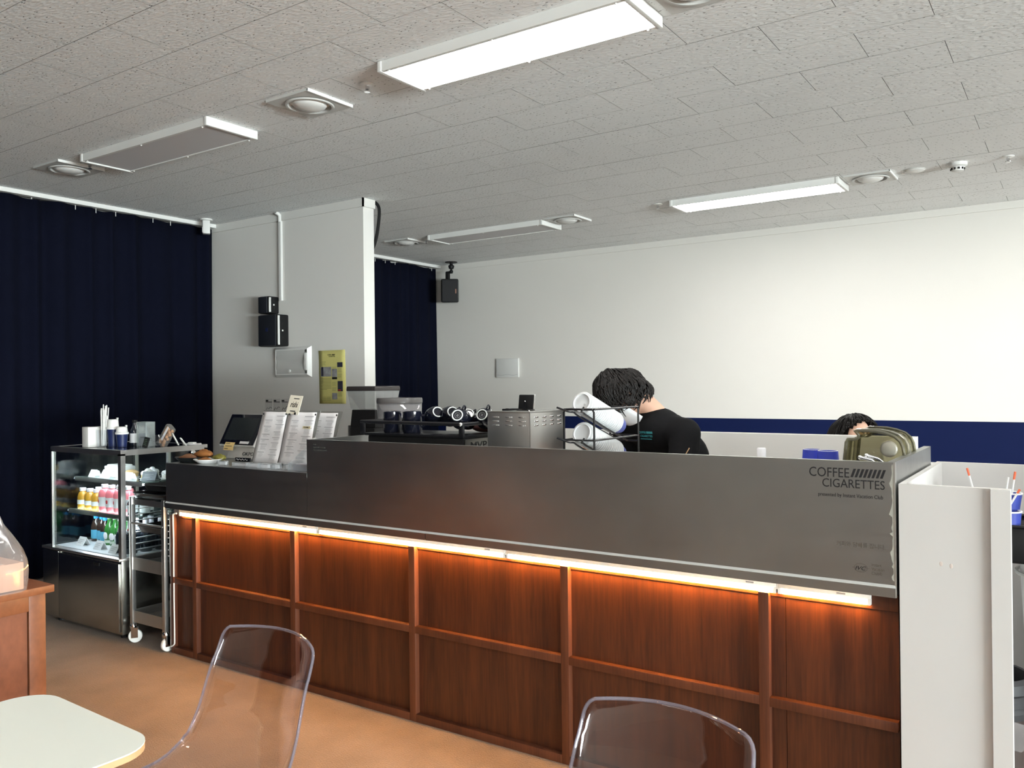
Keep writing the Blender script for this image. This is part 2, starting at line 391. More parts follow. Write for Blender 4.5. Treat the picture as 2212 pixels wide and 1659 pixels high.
# short wing wall between the two curtains
PYF, PX1 = 4.61, -4.468
struct(bx('wall_pier', PIER, None, RX0, PX1, PYF, PYF + .115, 0, CEIL + .01))
struct(bx('trim_1', WALL, None, RX0, RX1, RY1 - .012, RY1, CEIL - .06, CEIL))
struct(MB().box(RX0, PX1 + .012, PYF - .012, PYF, CEIL - .065, CEIL).box(PX1, PX1 + .012, PYF - .012, PYF + .12, CEIL - .065, CEIL).build('trim_2', PIER))

# ceiling: slab and 300 x 600 mm mineral tiles in half bond
ceil = struct(bx('ceiling', DARK, None, RX0 - .2, RX1 + .2, RY0 - .2, RY1 + .2, CEIL + .005, CEIL + .1))
TEDGE = mat('tile_edge_shade', (.16, .155, .145), .95)  # dark sides paint shade into joints that window light would catch
TX, TY = -1.352, 3.038
tiles = []
for r in range(-27, 17):
    y0 = TY + r * .3; y1 = y0 + .3
    if y1 < RY0 or y0 > RY1: continue
    for c in range(-12, 22):
        x0 = TX + c * .6 + (.3 if r % 2 else 0); x1 = x0 + .6
        if x1 < RX0 or x0 > RX1: continue
        tiles.append((max(x0, RX0), min(x1, RX1), max(y0, RY0), min(y1, RY1)))
def seen(t):
    best = False
    for fx in (0, .5, 1):
        for fy in (0, .5, 1):
            q = proj((t[0] + (t[1] - t[0]) * fx, t[2] + (t[3] - t[2]) * fy, CEIL))
            if q and -10 < q[0] < 2222 and -10 < q[1] < 1669: best = True
    return best
vis = sorted([t for t in tiles if seen(t)], key=lambda t: ((t[0] + t[1]) / 2) ** 2 + ((t[2] + t[3]) / 2) ** 2)
near = set(vis[:300]); tmesh = {}
G = .0011
for t in vis[:300]:
    w, d = round(t[1] - t[0], 3), round(t[3] - t[2], 3)
    if w < .02 or d < .02: continue
    if (w, d) not in tmesh:
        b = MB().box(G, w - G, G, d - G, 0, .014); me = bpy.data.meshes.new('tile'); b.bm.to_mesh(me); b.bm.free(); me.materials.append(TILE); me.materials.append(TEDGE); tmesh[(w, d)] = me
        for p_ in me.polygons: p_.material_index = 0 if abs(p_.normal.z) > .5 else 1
    o = bpy.data.objects.new('tile', tmesh[(w, d)]); COL.objects.link(o); o.parent = ceil
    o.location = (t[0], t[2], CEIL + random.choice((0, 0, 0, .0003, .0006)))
rest = MB()
for t in tiles:
    if t not in near and t[1] - t[0] > .02 and t[3] - t[2] > .02: rest.box(t[0] + G, t[1] - G, t[2] + G, t[3] - G, CEIL, CEIL + .014)
o = rest.build('tile_field', TILE, ceil); o['kind'] = 'stuff'

# ------------------------------------------------------------------ ceiling fixtures
def light_panel(x0, x1, y0, y1, lit, label):
    t = thing('ceiling_light', label, 'ceiling light', ((x0 + x1) / 2, (y0 + y1) / 2, CEIL), 0)
    z0 = CEIL - .045
    b = MB().box(x0, x1, y0, y0 + .018, z0, CEIL).box(x0, x1, y1 - .018, y1, z0, CEIL).box(x0 + .01, x1 - .01, y0 + .01, y1 - .01, CEIL - .02, CEIL)
    b.build('frame', WHITEM, t)
    for xa in (x0 - .006, x1 - .016): bx('end_cap', WHITEM, t, xa, xa + .022, y0 - .004, y1 + .004, z0 - .002, CEIL, .003)
    bx('diffuser', PANELON if lit else PANELOFF, t, x0 + .02, x1 - .02, y0 + .018, y1 - .018, z0 + .006, z0 + .014)
    for xa in (x0 + .05, (x0 + x1) / 2, x1 - .05):
        for ya in (y0 + .012, y1 - .012): MB().ball((xa, ya, z0), .0055, 8, 6).build('clip', WHITE, t, smooth='all')
    return t
light_panel(-2.535, -1.330, 2.722, 3.022, True, 'glowing white ceiling panel above the steel counter front')
light_panel(-4.995, -3.775, 2.738, 3.062, False, 'switched-off ceiling panel in line with the glowing one over the counter')
light_panel(-2.625, -1.375, 6.10, 6.41, True, 'glowing white ceiling panel near the back wall')
light_panel(-5.09, -3.82, 6.12, 6.44, False, 'switched-off ceiling panel near the back wall')
light_panel(-.08, 1.12, 2.722, 3.022, True, 'added unseen lit ceiling panel over the open side of the waste station')  # from here on, unseen panels added to brighten floor and ceiling
light_panel(-.08, 1.12, 6.10, 6.41, True, 'added unseen lit ceiling panel beyond the smoke detector row')
light_panel(2.4, 3.6, 2.722, 3.022, True, 'added unseen lit ceiling panel halfway to the windows over the seating side')
light_panel(-2.535, -1.330, -.66, -.36, True, 'added unseen lit ceiling panel over the seating area facing the counter')
light_panel(-.08, 1.12, -.66, -.36, True, 'added unseen lit ceiling panel over the seating area near the windows')
def diffuser(x, y, label):
    t = thing('air_diffuser', label, 'air vent', (x, y, CEIL), 0, 'square air diffusers with round centres')
    z = CEIL - .012; h = .15
    pl = MB()
    n = 32; V = []
    inner = [(x + .118 * math.cos(2 * math.pi * k / n), y + .118 * math.sin(2 * math.pi * k / n)) for k in range(n)]
    outer = []
    for k in range(n):
        c, s = math.cos(2 * math.pi * k / n), math.sin(2 * math.pi * k / n); q = h / max(abs(c), abs(s)); outer.append((x + q * c, y + q * s))
    pl.grid([[Vector((*p, z)) for p in inner], [Vector((*p, z)) for p in outer], [Vector((*p, CEIL + .002)) for p in outer]], True)
    pl.build('plate', GREYW, t)
    bx('edge_strip', WHITEM, t, x + h - .006, x + h + .002, y - h, y + h, z - .003, CEIL)
    MB().lathe([(.122, -.003), (.118, -.009), (.108, -.009), (.104, 0), (.104, .03)], (x, y, z), 32).build('ring', GREYW, t, smooth=True)
    MB().lathe([(0, .030), (.104, .030)], (x, y, z), 32).build('throat', DARK, t)
    MB().lathe([(0, -.024), (.03, -.0225), (.06, -.017), (.08, -.008), (.087, .001), (.083, .006), (0, .006)], (x, y, z), 32).build('disc', WHITEM, t, smooth=60)
    return t
diffuser(-5.36, 2.86, 'square air diffuser nearest the long navy curtain')
diffuser(-3.18, 2.91, 'square air diffuser between the glowing panel and the switched-off panel over the counter')
diffuser(-1.13, 2.86, 'square air diffuser at the far end of the glowing counter panel, away from the sprinkler')
diffuser(-5.48, 6.25, 'square air diffuser in front of the black wall speaker corner')
diffuser(-3.635, 6.245, 'square air diffuser between the two panels near the back wall')
diffuser(-1.19, 6.25, 'square air diffuser beside the round white cover near the back wall')
def sprinkler(x, y, label):
    t = thing('sprinkler', label, 'sprinkler', (x, y, CEIL), 0, 'ceiling sprinklers')
    MB().lathe([(0, -.001), (.036, -.001), (.036, -.005), (.024, -.009), (.014, -.009), (0, -.009)], (x, y, CEIL + .001), 20).build('escutcheon', WHITEM, t, smooth=True)
    b = MB().lathe([(.010, 0), (.010, -.02), (.004, -.024), (0, -.024)], (x, y, CEIL - .006), 12)
    b.tube([(x - .012, y, CEIL - .026), (x - .012, y, CEIL - .034), (x, y, CEIL - .038), (x + .012, y, CEIL - .034), (x + .012, y, CEIL - .026)], .002, 6)
    b.lathe([(0, -.036), (.014, -.036), (.014, -.039), (0, -.039)], (x, y, CEIL), 12)
    b.build('head', CHROME, t, smooth=True)
sprinkler(-2.765, 2.89, 'small sprinkler between glowing counter panel and air diffuser')
sprinkler(-5.135, 2.87, 'small sprinkler beside the diffuser nearest the long curtain')
sprinkler(-5.25, 6.28, 'small sprinkler beside the diffuser in the speaker corner')
sprinkler(-2.76, 6.17, 'small sprinkler beside the glowing panel near the back wall')
sprinkler(-.36, 6.21, 'small sprinkler beyond the smoke detector')
t = thing('ceiling_cover', 'flat round white cover on ceiling beside the smoke detector', 'ceiling cover', (-.905, 6.22, CEIL))
MB().lathe([(0, 0), (.062, 0), (.062, -.008), (.05, -.014), (0, -.017)], (-.905, 6.22, CEIL), 24).build('disc', WHITE, t, smooth=True)
MB().lathe([(.066, .001), (.07, -.003), (.064, -.006), (.06, -.004)], (-.905, 6.22, CEIL), 24).build('rim', GREYW, t, smooth=True)
t = thing('smoke_detector', 'white smoke detector hanging from the ceiling near back wall', 'smoke detector', (-.645, 6.2, CEIL))
MB().lathe([(0, 0), (.058, 0), (.058, -.02), (.048, -.028), (0, -.028)], (-.645, 6.2, CEIL), 24).build('base', WHITE, t, smooth=True)
MB().lathe([(.04, -.026), (.036, -.052), (.02, -.058), (0, -.058)], (-.645, 6.2, CEIL), 24).build('chamber', WHITE, t, smooth=True)
for k in range(10):
    a = 2 * math.pi * k / 10; c, s = math.cos(a), math.sin(a)
    bx('slot', DARK, t, -.645 + .039 * c - .005, -.645 + .039 * c + .005, 6.2 + .039 * s - .005, 6.2 + .039 * s + .005, CEIL - .046, CEIL - .034)
# motion sensor in front of the curtain corner
t = thing('motion_sensor', 'white motion sensor hung from ceiling by the curtain corner', 'sensor', (-6.08, 4.40, CEIL))
MB().lathe([(0, 0), (.05, 0), (.05, -.012), (.03, -.016), (0, -.016)], (-6.08, 4.40, CEIL), 20).build('mount', WHITE, t, smooth=True)
R = Matrix.Translation((-6.08, 4.40, CEIL)) @ Matrix.Rotation(-.62, 4, 'Z')
MB().box(-.034, .034, -.03, .03, -.125, -.014, R).build('body', WHITE, t, bevel=.008, smooth=True)
MB().box(-.024, .024, -.034, -.029, -.115, -.07, R).build('lens', GREYW, t, bevel=.002)
MB().lathe([(0, 0), (.011, 0), (.011, .002), (0, .002)], n=14, M=R @ Matrix.Translation((0, -.031, -.042)) @ Matrix.Rotation(math.radians(90), 4, 'X')).build('badge', mat('badge_blue', (.05, .08, .3), .4), t)
# black loudspeaker on a swivel bracket
S = Vector((-5.98, 7.60, 0))
t = thing('wall_speaker', 'black loudspeaker on swivel bracket under the ceiling corner', 'speaker', (S.x, S.y, CEIL))
MB().lathe([(0, 0), (.07, 0), (.07, -.008), (0, -.01)], (S.x, S.y, CEIL), 20).build('ceiling_plate', BLACK, t, smooth=True)
MB().tube([(S.x, S.y, CEIL), (S.x, S.y, CEIL - .03)], .018).lathe([(.018, -.03), (.036, -.045), (.03, -.075), (.012, -.085), (.012, -.1)], (S.x, S.y, CEIL), 14).ball((S.x, S.y, CEIL - .11), .022).box(S.x - .07, S.x - .035, S.y - .02, S.y + .02, CEIL - .21, CEIL - .115).box(S.x - .07, S.x + .01, S.y - .015, S.y + .015, CEIL - .13, CEIL - .105).build('bracket', BLACK, t, smooth=True)
R = Matrix.Translation((S.x + .0, S.y - .03, CEIL - .335)) @ Matrix.Rotation(math.radians(38), 4, 'Z') @ Matrix.Rotation(.1, 4, 'X')
MB().box(-.10, .10, -.10, .12, -.135, .135, R).build('cabinet', BLACK, t, bevel=.02, smooth=True)
MB().box(-.088, .088, -.112, -.1, -.122, .122, R).build('grille', mat('grille', (.02, .02, .022), .8, bump=.5, bscale=400), t, bevel=.006)
MB().box(.06, .075, -.1135, -.112, -.03, .02, R).build('badge', mat('badge_red', (.25, .12, .08), .5), t)

# ------------------------------------------------------------------ curtains
def curtain(x, y0, y1, label, seed, ztop=CEIL - .034):
    rnd = random.Random(seed)
    t = thing('curtain', label, 'curtain', (x, (y0 + y1) / 2, 0))
    ys = []; y = y0
    knots = [y0]
    while knots[-1] < y1: knots.append(knots[-1] + rnd.uniform(.05, .15))
    amp = [rnd.uniform(.4, 1) for _ in knots]
    n = int((y1 - y0) / .011); rows = []
    def prof(y):
        i = max(k for k in range(len(knots)) if knots[k] <= y + 1e-9); i = min(i, len(knots) - 2)
        f = (y - knots[i]) / (knots[i + 1] - knots[i])
        s = math.sin(math.pi * f) * amp[i]
        return s if i % 2 else -s
    for k in range(13):
        f = k / 12; z = .02 + (ztop - .02) * f
        A = .042 * (1.0 - .25 * f)
        rows.append([Vector((x + A * prof(y0 + (y1 - y0) * j / n) + .008 * math.sin(3 * f + j * .05), y0 + (y1 - y0) * j / n, z - (.010 * max(0, math.sin(j * .13)) ** 3 if k == 12 else 0))) for j in range(n + 1)])
    MB().grid(rows).build('cloth', NAVYC, t, smooth='all', solid=.003)
    hk = y0 + .05
    while hk < y1:
        MB().tube([(x, hk, ztop - .03), (x, hk, ztop + .004), (x + .006, hk, ztop + .008)], .003, 6).build('hook', WHITE, t); hk += .16
    return t
curtain(-6.27, -4.5, 4.60, 'long navy curtain to the ceiling beside the grey wing wall and drinks showcase', 3)
curtain(-6.33, 4.74, 7.74, 'navy curtain in the corner behind the wing wall by the speaker', 11)
for a, b, x, l in ((-4.55, 4.605, -6.25, 'white curtain rail above the long navy curtain'), (4.73, 7.77, -6.30, 'white curtain rail above the navy corner curtain')):
    t = thing('curtain_rail', l, 'curtain rail', (x, (a + b) / 2, CEIL))
    bx('channel', WHITEM, t, x - .02, x + .03, a, b, CEIL - .03, CEIL + .002)
# cable hanging behind the wing wall
tag(MB().tube(catmull([(PX1 - .02, PYF + .13, CEIL + .004), (PX1 + .03, PYF + .14, CEIL - .05), (PX1 + .028, PYF + .14, CEIL - .16), (PX1 + .0, PYF + .135, CEIL - .3), (PX1 - .05, PYF + .13, CEIL - .4)]), .013, 8).build('cable', BLACK, None, smooth=True, org=(PX1, PYF + .13, CEIL)),
    'black cable hanging at the top edge of the wing wall', 'cable')

# ------------------------------------------------------------------ things on the wing wall
t = thing('cable_conduit', 'white surface conduit running down the wing wall to black boxes', 'conduit', (-5.389, PYF, 2.1))
bx('channel', WHITE, t, -5.405, -5.373, PYF - .02, PYF + .001, 2.09, CEIL - .07, .004)
MB().tube([(-5.389, PYF - .012, CEIL - .075), (-5.389, PYF - .015, CEIL - .02), (-5.395, PYF - .05, CEIL)], .016, 10).build('bend', WHITE, t, smooth=True)
def wallbox(x0, x1, z0, z1, d, label):
    t = thing('network_box', label, 'electrical box', ((x0 + x1) / 2, PYF, z0))
    y0 = PYF - d
    bx('case', BLACK, t, x0, x1, y0, PYF + .001, z0, z1, .012)
    bx('front_cover', mat('box_front', (.016, .018, .024), .4), t, x0 + .004, x1 - .012, y0 - .008, y0 + .01, z0 + .004, z1 - .004, .006)
    MB().tube([(x1 + .002, y0 + .015, z0 + .012), (x1 + .004, y0 + .012, z0 + .03), (x1 + .004, y0 + .012, z1 - .03), (x1 + .002, y0 + .015, z1 - .012)], .009, 8).build('side_trim', WHITE, t, smooth=True)
    for k in range(3): bx('port', WHITE if k == 1 else DARK, t, x1 - .001, x1 + .002, y0 + .05, y0 + .062, z0 + (z1 - z0) * (.25 + .22 * k), z0 + (z1 - z0) * (.25 + .22 * k) + .012)
    return t
wallbox(-5.545, -5.425, 1.985, 2.125, .11, 'small black box below the conduit on the wing wall')
tb = wallbox(-5.535, -5.31, 1.715, 1.972, .12, 'larger black box under the small black box on wing wall')
bx('emblem', mat('emblem_blue', (.01, .016, .06), .4), tb, -5.44, -5.412, PYF - .1295, PYF - .127, 1.835, 1.863)
t = thing('switch_box', 'white flush breaker box with curved door on the wing wall', 'breaker box', (-5.25, PYF, 1.46))
b = MB(); xa, xb, za, zb = -5.463, -5.043, 1.462, 1.712
b.grid([[Vector(p) for p in ((xa, PYF, za), (xb, PYF, za), (xb, PYF, zb), (xa, PYF, zb))], [Vector(p) for p in ((xa + .022, PYF - .03, za + .022), (xb - .022, PYF - .03, za + .022), (xb - .022, PYF - .03, zb - .022), (xa + .022, PYF - .03, zb - .022))],
        [Vector(p) for p in ((xa + .03, PYF - .028, za + .03), (xb - .03, PYF - .028, za + .03), (xb - .03, PYF - .028, zb - .03), (xa + .03, PYF - .028, zb - .03))]], True).build('frame', WHITEM, t)
dr = []
for k in range(9):
    f = k / 8; z = za + .03 + (zb - za - .06) * f
    dep = -.028 + (.016 * math.sin(math.pi * (f - .2) / .6) if .2 < f < .8 else 0)
    dr.append([Vector((xa + .03, PYF + dep, z)), Vector((xb - .05, PYF + dep, z))])
MB().grid(dr).build('door', GREYW, t, smooth='all')
MB().prism([(PYF - .034, za + .06), (PYF - .034, zb - .06), (PYF - .02, zb - .05), (PYF - .02, za + .05)], 'x', xb - .055, xb - .03).build('finger_pull', WHITE, t, bevel=.002)
MB().lathe([(0, -.004), (.012, -.004), (.012, .01), (0, .01)], n=12, M=Matrix.Translation((-5.27, PYF - .03, za + .052)) @ Matrix.Rotation(math.radians(90), 4, 'X')).build('latch', WHITE, t)
# yellow poster
px0, px1, pz0, pz1 = -4.956, -4.667, 1.252, 1.668
t = thing('poster', 'yellow printed poster with small photos on the wing wall', 'poster', (-4.81, PYF, pz0))
rows = []
for k in range(9):
    f = k / 8; rows.append([Vector((px0 + (px1 - px0) * j / 6 + .003 * math.sin(5 * f), PYF - .003 - .0025 * math.sin(j * 1.1 + f * 4) ** 2, pz0 + (pz1 - pz0) * f)) for j in range(7)])
MB().grid(rows).build('sheet', YELLOWP, t, smooth='all', solid=.0006)
W_, H_ = px1 - px0, pz1 - pz0
def pblock(name, m, u0, u1, v0, v1, dy=.0068): return bx(name, m, t, px0 + W_ * u0, px0 + W_ * u1, PYF - dy, PYF - dy + .0006, pz1 - H_ * v1, pz1 - H_ * v0)
text('heading', 'COFFEE', INK, t, (px0 + W_ * .33, PYF - .0068, pz1 - H_ * .095), .012, W_ * .15)
pr = MB()
for k in range(8): pr.prism([(px0 + W_ * (.50 + .014 * k), pz1 - H_ * .095), (px0 + W_ * (.508 + .014 * k), pz1 - H_ * .095), (px0 + W_ * (.518 + .014 * k), pz1 - H_ * .075), (px0 + W_ * (.51 + .014 * k), pz1 - H_ * .075)], 'y', PYF - .0068, PYF - .0062)
pr.build('stripes', INK, t)
text('heading', 'CIGARETTES', INK, t, (px0 + W_ * .38, PYF - .0068, pz1 - H_ * .125), .011, W_ * .24)
PHOTO1 = mat('photo_grey', (.30, .30, .31), .6, var=.9, vscale=25); PHOTO2 = mat('photo_dark', (.03, .03, .05), .6, var=.8, vscale=20)
pblock('photo', PHOTO1, .07, .47, .31, .49); pblock('photo', PHOTO2, .70, .90, .23, .32); pblock('photo', PHOTO1, .50, .69, .35, .50); pblock('photo', INK, .50, .69, .505, .545)
pblock('photo', PHOTO2, .71, .90, .58, .77); pblock('photo', PHOTO1, .50, .69, .80, .92)
bx('photo', PHOTO2, t, px0 + W_ * .09, px0 + W_ * .17, PYF - .0074, PYF - .0067, pz1 - H_ * .48, pz1 - H_ * .31)
bx('photo', mat('photo_red', (.5, .05, .03), .6), t, px0 + W_ * .73, px0 + W_ * .83, PYF - .0074, PYF - .0067, pz1 - H_ * .76, pz1 - H_ * .735)
pr = MB(); rnd = random.Random(2)
INKY = mat('ink_olive', (.30, .28, .10), .8)
for k in range(9): pr.box(px0 + W_ * .07, px0 + W_ * (.47 if k < 8 else .3), PYF - .0066, PYF - .0062, pz1 - H_ * (.53 + .026 * k), pz1 - H_ * (.525 + .026 * k) + .001)
for a, b_ in ((.10, .21), (.50, .32), (.71, .35), (.71, .45), (.50, .60), (.50, .70), (.71, .80), (.1, .88), (.28, .88)):
    for k in range(5): pr.box(px0 + W_ * a, px0 + W_ * (a + .17 * rnd.uniform(.8, 1)), PYF - .0066, PYF - .0062, pz1 - H_ * (b_ + .016 * k), pz1 - H_ * (b_ + .016 * k) + .0018)
pr.build('print', INKY, t)
# three little cards taped on the wing wall
for k, (l, hw) in enumerate((('leftmost', .1), ('middle', .0), ('last', -.1))):
    xc = (-5.557, -5.458, -5.36)[k]
    t = thing('note_card', ('small grey note card with a boxed scribble on the wing wall', 'small note card with two lines of handwriting on the wing wall', 'small note card with a slanting scribble beside the cream card')[k], 'card', (xc, PYF, 1.185), 0, 'small note cards taped on the wing wall')
    bx('card', mat('note_grey', (.62, .61, .59), .7), t, xc - .045, xc + .045, PYF - .004, PYF - .0005, 1.12, 1.29)
    b = MB(); b.box(xc - .038, xc - .008, PYF - .0048, PYF - .0038, 1.268, 1.28).box(xc - .038, xc + .035, PYF - .0048, PYF - .0038, 1.26, 1.265)
    b.box(xc - .02, xc + .01, PYF - .0048, PYF - .0038, 1.128, 1.136).build('print', INK, t)
    sc = [(xc - .035, PYF - .005, 1.195), (xc - .02, PYF - .005, 1.215), (xc + .0, PYF - .005, 1.205), (xc + .015, PYF - .005, 1.222), (xc + .038, PYF - .005, 1.21 + .01 * k)]
    MB().tube(catmull(sc, 4), .0016, 5).build('scribble', INK, t)
    MB().tube(catmull([(xc - .03, PYF - .005, 1.18 + .02 * (k == 1)), (xc, PYF - .005, 1.176), (xc + .03, PYF - .005, 1.183)], 4), .0014, 5).build('scribble', INK, t)
# blank plate on the back wall
t = thing('wall_plate', 'white blank cover plate on the back wall', 'wall plate', (-5.32, RY1, 1.468))
bx('plate', WHITE, t, -5.472, -5.172, RY1 - .022, RY1 + .001, 1.468, 1.682, .004)
MB().tube(catmull([(-5.465, RY1 - .0225, 1.5), (-5.4, RY1 - .0225, 1.492), (-5.32, RY1 - .0225, 1.502), (-5.25, RY1 - .0225, 1.492), (-5.18, RY1 - .0225, 1.50)], 5), .0012, 5).build('seam', INKG, t)

# ================================================================== the service counter
CX0, CXS, CX1 = -3.950, -2.885, -.440       # left end, step, right end
SF, WF = 2.600, 2.617                       # steel front plane, wood front plane
ZH, ZL, ZB, ZLIP = 1.146, .993, .790, .758  # high top, low top, bend line, lower edge of the lip
CB = 3.31
counter = thing('service_counter', 'long service counter clad in brushed steel above mahogany panelling', 'counter', ((CX0 + CX1) / 2, (SF + CB) / 2, 0))
# wood front: frame members and recessed panels
stiles = [-3.937, -3.745, -3.007, -2.285, -1.555, -.828]
for k, x in enumerate(stiles):
    bx('stile', WOODR, counter, x - (.012 if k == 0 else .0165), x + (.012 if k == 0 else .0165), WF, WF + .03, 0, .7205, .0015)
stiles_e = stiles + [-.44]
for k in range(6):
    xa = stiles_e[k] + .0165; xb = stiles_e[k + 1] - (.0165 if k < 5 else 0)
    for z0, z1, yo in ((0, .032, 0), (.364, .393, 0), (.708, ZLIP - .002, .019)): bx('rail', WOODR, counter, xa - .017 * (yo > 0), xb, WF + yo, WF + .034, z0, z1, .0015)
    for z0, z1 in ((.032, .364), (.393, .708)):
        if k == 5:
            bx('panel', WOOD, counter, xa, xa + .045, WF + .024, WF + .034, z0, z1); bx('panel', WOOD, counter, xa + .0468, xb, WF + .0245, WF + .034, z0, z1)
        else: bx('panel', WOOD, counter, xa, xb, WF + .025, WF + .034, z0, z1)
bx('edge_strip', ALU, counter, CX0 + .001, CX0 + .005, WF - .003, WF + .03, .40, .705); bx('edge_strip', ALU, counter, CX0 + .001, CX0 + .005, WF - .003, WF + .03, .035, .36)
bx('carcass', DARK, counter, CX0 + .01, CX1 - .005, WF + .035, CB - .02, .0, .74)
# steel cladding
bx('low_front_sheet', STEELF, counter, CX0 - .003, CXS - .0012, SF, SF + .02, ZB + .003, ZL)
bx('high_front_sheet', STEELF, counter, CXS + .0012, CX1, SF, SF + .02, ZB + .003, ZH)
bx('step_return', STEELF, counter, CXS + .0012, CXS + .022, SF + .02, SF + .62, .88, ZH)
MB().prism([(SF - .006, ZB - .0045), (SF - .006, ZB - .003), (SF + .001, ZB + .0045), (SF + .012, ZB + .0045), (SF + .012, ZB - .0045)], 'x', CX0 - .004, CX1).build('bend_strip', mat('strip_sheen', (.62, .63, .61), .35, .3), counter)  # ceiling reflection on the polished edge put into pale colour and chamfer
for xa, xb in ((CX0 - .004, -2.1915), (-2.1885, CX1)): bx('lip_sheet', STEELF, counter, xa, xb, SF - .005, SF + .02, ZLIP, ZB - .0045)
bx('corner_strip', ALU, counter, CX1 - .002, CX1 + .0025, SF - .0015, SF + .01, ZLIP, ZH)
bx('right_side_sheet', STEELF, counter, CX1 - .022, CX1, SF + .012, CB, ZLIP, ZH); bx('end_panel', WOOD, counter, CX1 - .012, CX1, WF + .034, CB, 0, ZLIP)
bx('low_top', STEELF, counter, CX0 - .003, CXS + .001, SF + .001, 3.22, ZL - .02, ZL + .0005)
bx('left_side_sheet', STEELF, counter, CX0 - .003, CX0 + .012, SF + .02, 3.22, ZB, ZL - .02)
bx('worktop', STEEL, counter, CXS + .02, CX1 - .02, SF + .02, CB, .86, .885)
bx('back_panel', STEEL, counter, CX0, CX1, CB - .02, CB, 0, .86)
bx('worktop_extension', STEEL, counter, -3.45, -2.5, CB, 3.62, .86, .885); bx('extension_panel', STEEL, counter, -3.45, -2.5, 3.60, 3.62, 0, .86)
# residue of tape along the right edge of the front sheet
rnd = random.Random(5); res = MB(); zz = ZH - .006; L = [];
while zz > ZB + .01: L.append(zz); zz -= rnd.uniform(.006, .016)
pts = [(CX1 - .001, ZH - .006)]
for z in L: pts.append((CX1 - rnd.choice((.006, .008, .010, .016)) * rnd.uniform(.8, 1.1), z))
pts.append((CX1 - .001, ZB + .01)); res.prism(pts, 'y', SF - .0005, SF + .0002)
res.build('tape_residue', mat('residue', (.36, .355, .31), .8), counter)
# lettering on the steel
YT = SF - .0008
text('lettering', 'COFFEE', INK, counter, (-.678, YT, 1.0965), .0295 / .73, .115)
b = MB()
for k in range(8):
    x = -.560 + k * .0116
    b.prism([(x, 1.0985), (x + .0072, 1.0985), (x + .0162, 1.1235), (x + .009, 1.1235)], 'y', YT - .0003, YT + .0005)
b.build('logo_bars', INK, counter)
text('lettering', 'CIGARETTES', INK, counter, (-.640, YT, 1.0665), .0265 / .73, .174)
text('lettering', 'presented by Instant Vacation Club', INK, counter, (-.652, YT, 1.0385), .0115 / .73, .181)
KOR = mat('ink_brown', (.09, .075, .06), .6)
text('lettering', '\ucee4\ud53c\uc640 \ub2f4\ubc30\ub97c \ud31d\ub2c8\ub2e4.', KOR, counter, (-.601, YT, .8945), .0165, .135)
for k, s in enumerate(('Instant', 'Vacation', 'Club\u00ae')): text('lettering', s, KOR, counter, (-.504, YT, .8425 - .0125 * k), .0095 / .73, (.027, .035, .029)[k])
# round monogram
b = MB().tube([(-.534 + .0185 * math.cos(a * math.pi / 12), YT, .834 + .0125 * math.sin(a * math.pi / 12)) for a in range(24)], .0004, 5, closed=True)
b.tube([(-.558, YT, .834), (-.510, YT, .834)], .0003, 4).build('emblem_ring', KOR, counter)
text('monogram', 'IVC', INK, counter, (-.5495, YT, .8275), .0165, .031, italic=.35)
b = MB()
for k, w in enumerate((.02, .075, .08)): 
    for q in range(int(w / .008)): b.box(-2.84 + q * .0085, -2.84 + q * .0085 + .006, YT, SF + .0001, 1.122 - .0125 * k, 1.127 - .0125 * k)
b.build('small_print', mat('ink_faint', (.05, .05, .045), .6), counter)

# warm LED tubes under the lip
segs = [-3.872, -2.836, -1.812, -.785, -.509]
for k in range(4):
    xa, xb = segs[k] + .003, segs[k + 1] - .003
    t = thing('led_tube', ('warm LED tube at the left end under the steel lip, beside the trolley', 'warm LED tube under the low steel step of the counter', 'warm LED tube under the middle of the high steel front', 'short warm LED tube under the lettered end of the counter')[k], 'LED light', ((xa + xb) / 2, WF, .74))
    bx('housing', WHITEM, t, xa, xb, WF + .000, WF + .020, .7395, ZLIP - .001, .002)
    bx('tube', LEDW, t, xa + .008, xb - .008, WF + .001, WF + .0185, .7215, .7395, .005)
    for x in (xa, xb - .008): bx('end_cap', WHITE, t, x, x + .008, WF + .000, WF + .019, .722, .7395)
    bx('sticker', INKG, t, xb - .095, xb - .07, WF - .0008, WF + .0001, .745, .750)
    if k < 3: MB().tube([(xb + .003, WF + .004, .735), (xb + .003, WF + .004, ZLIP - .001)], .0035, 6).build('connector', WHITE, t)
t = thing('power_lead', 'white power lead running down the left edge of wood panelling', 'cable', (CX0 + .03, WF, 0))
MB().tube(catmull([(-3.872, WF - .012, .735), (-3.895, WF - .014, .73), (-3.905, WF - .01, .70), (-3.908, WF - .006, .60), (-3.909, WF - .006, .45), (-3.909, WF - .006, .402)], 5), .0038, 8).build('upper_run', WHITE, t, smooth=True)
MB().tube(catmull([(-3.909, WF - .006, .37), (-3.909, WF - .006, .25), (-3.908, WF - .006, .08), (-3.912, WF - .006, .05), (-3.94, WF - .006, .034)], 5), .0036, 8).build('lower_run', WHITE, t, smooth=True)
MB().tube([(-3.909, WF - .006, .402), (-3.909, WF - .006, .37)], .003, 6).build('middle_run', WOODR, t)

# ------------------------------------------------------------------ white half partition at the back
struct(bx('wall_half', PARTW, None, -3.6, -.665, 4.50, 4.58, 0, 1.103))
struct(bx('wall_half_return', PARTW, None, -.745, -.665, 4.12, 4.50, 0, 1.103))

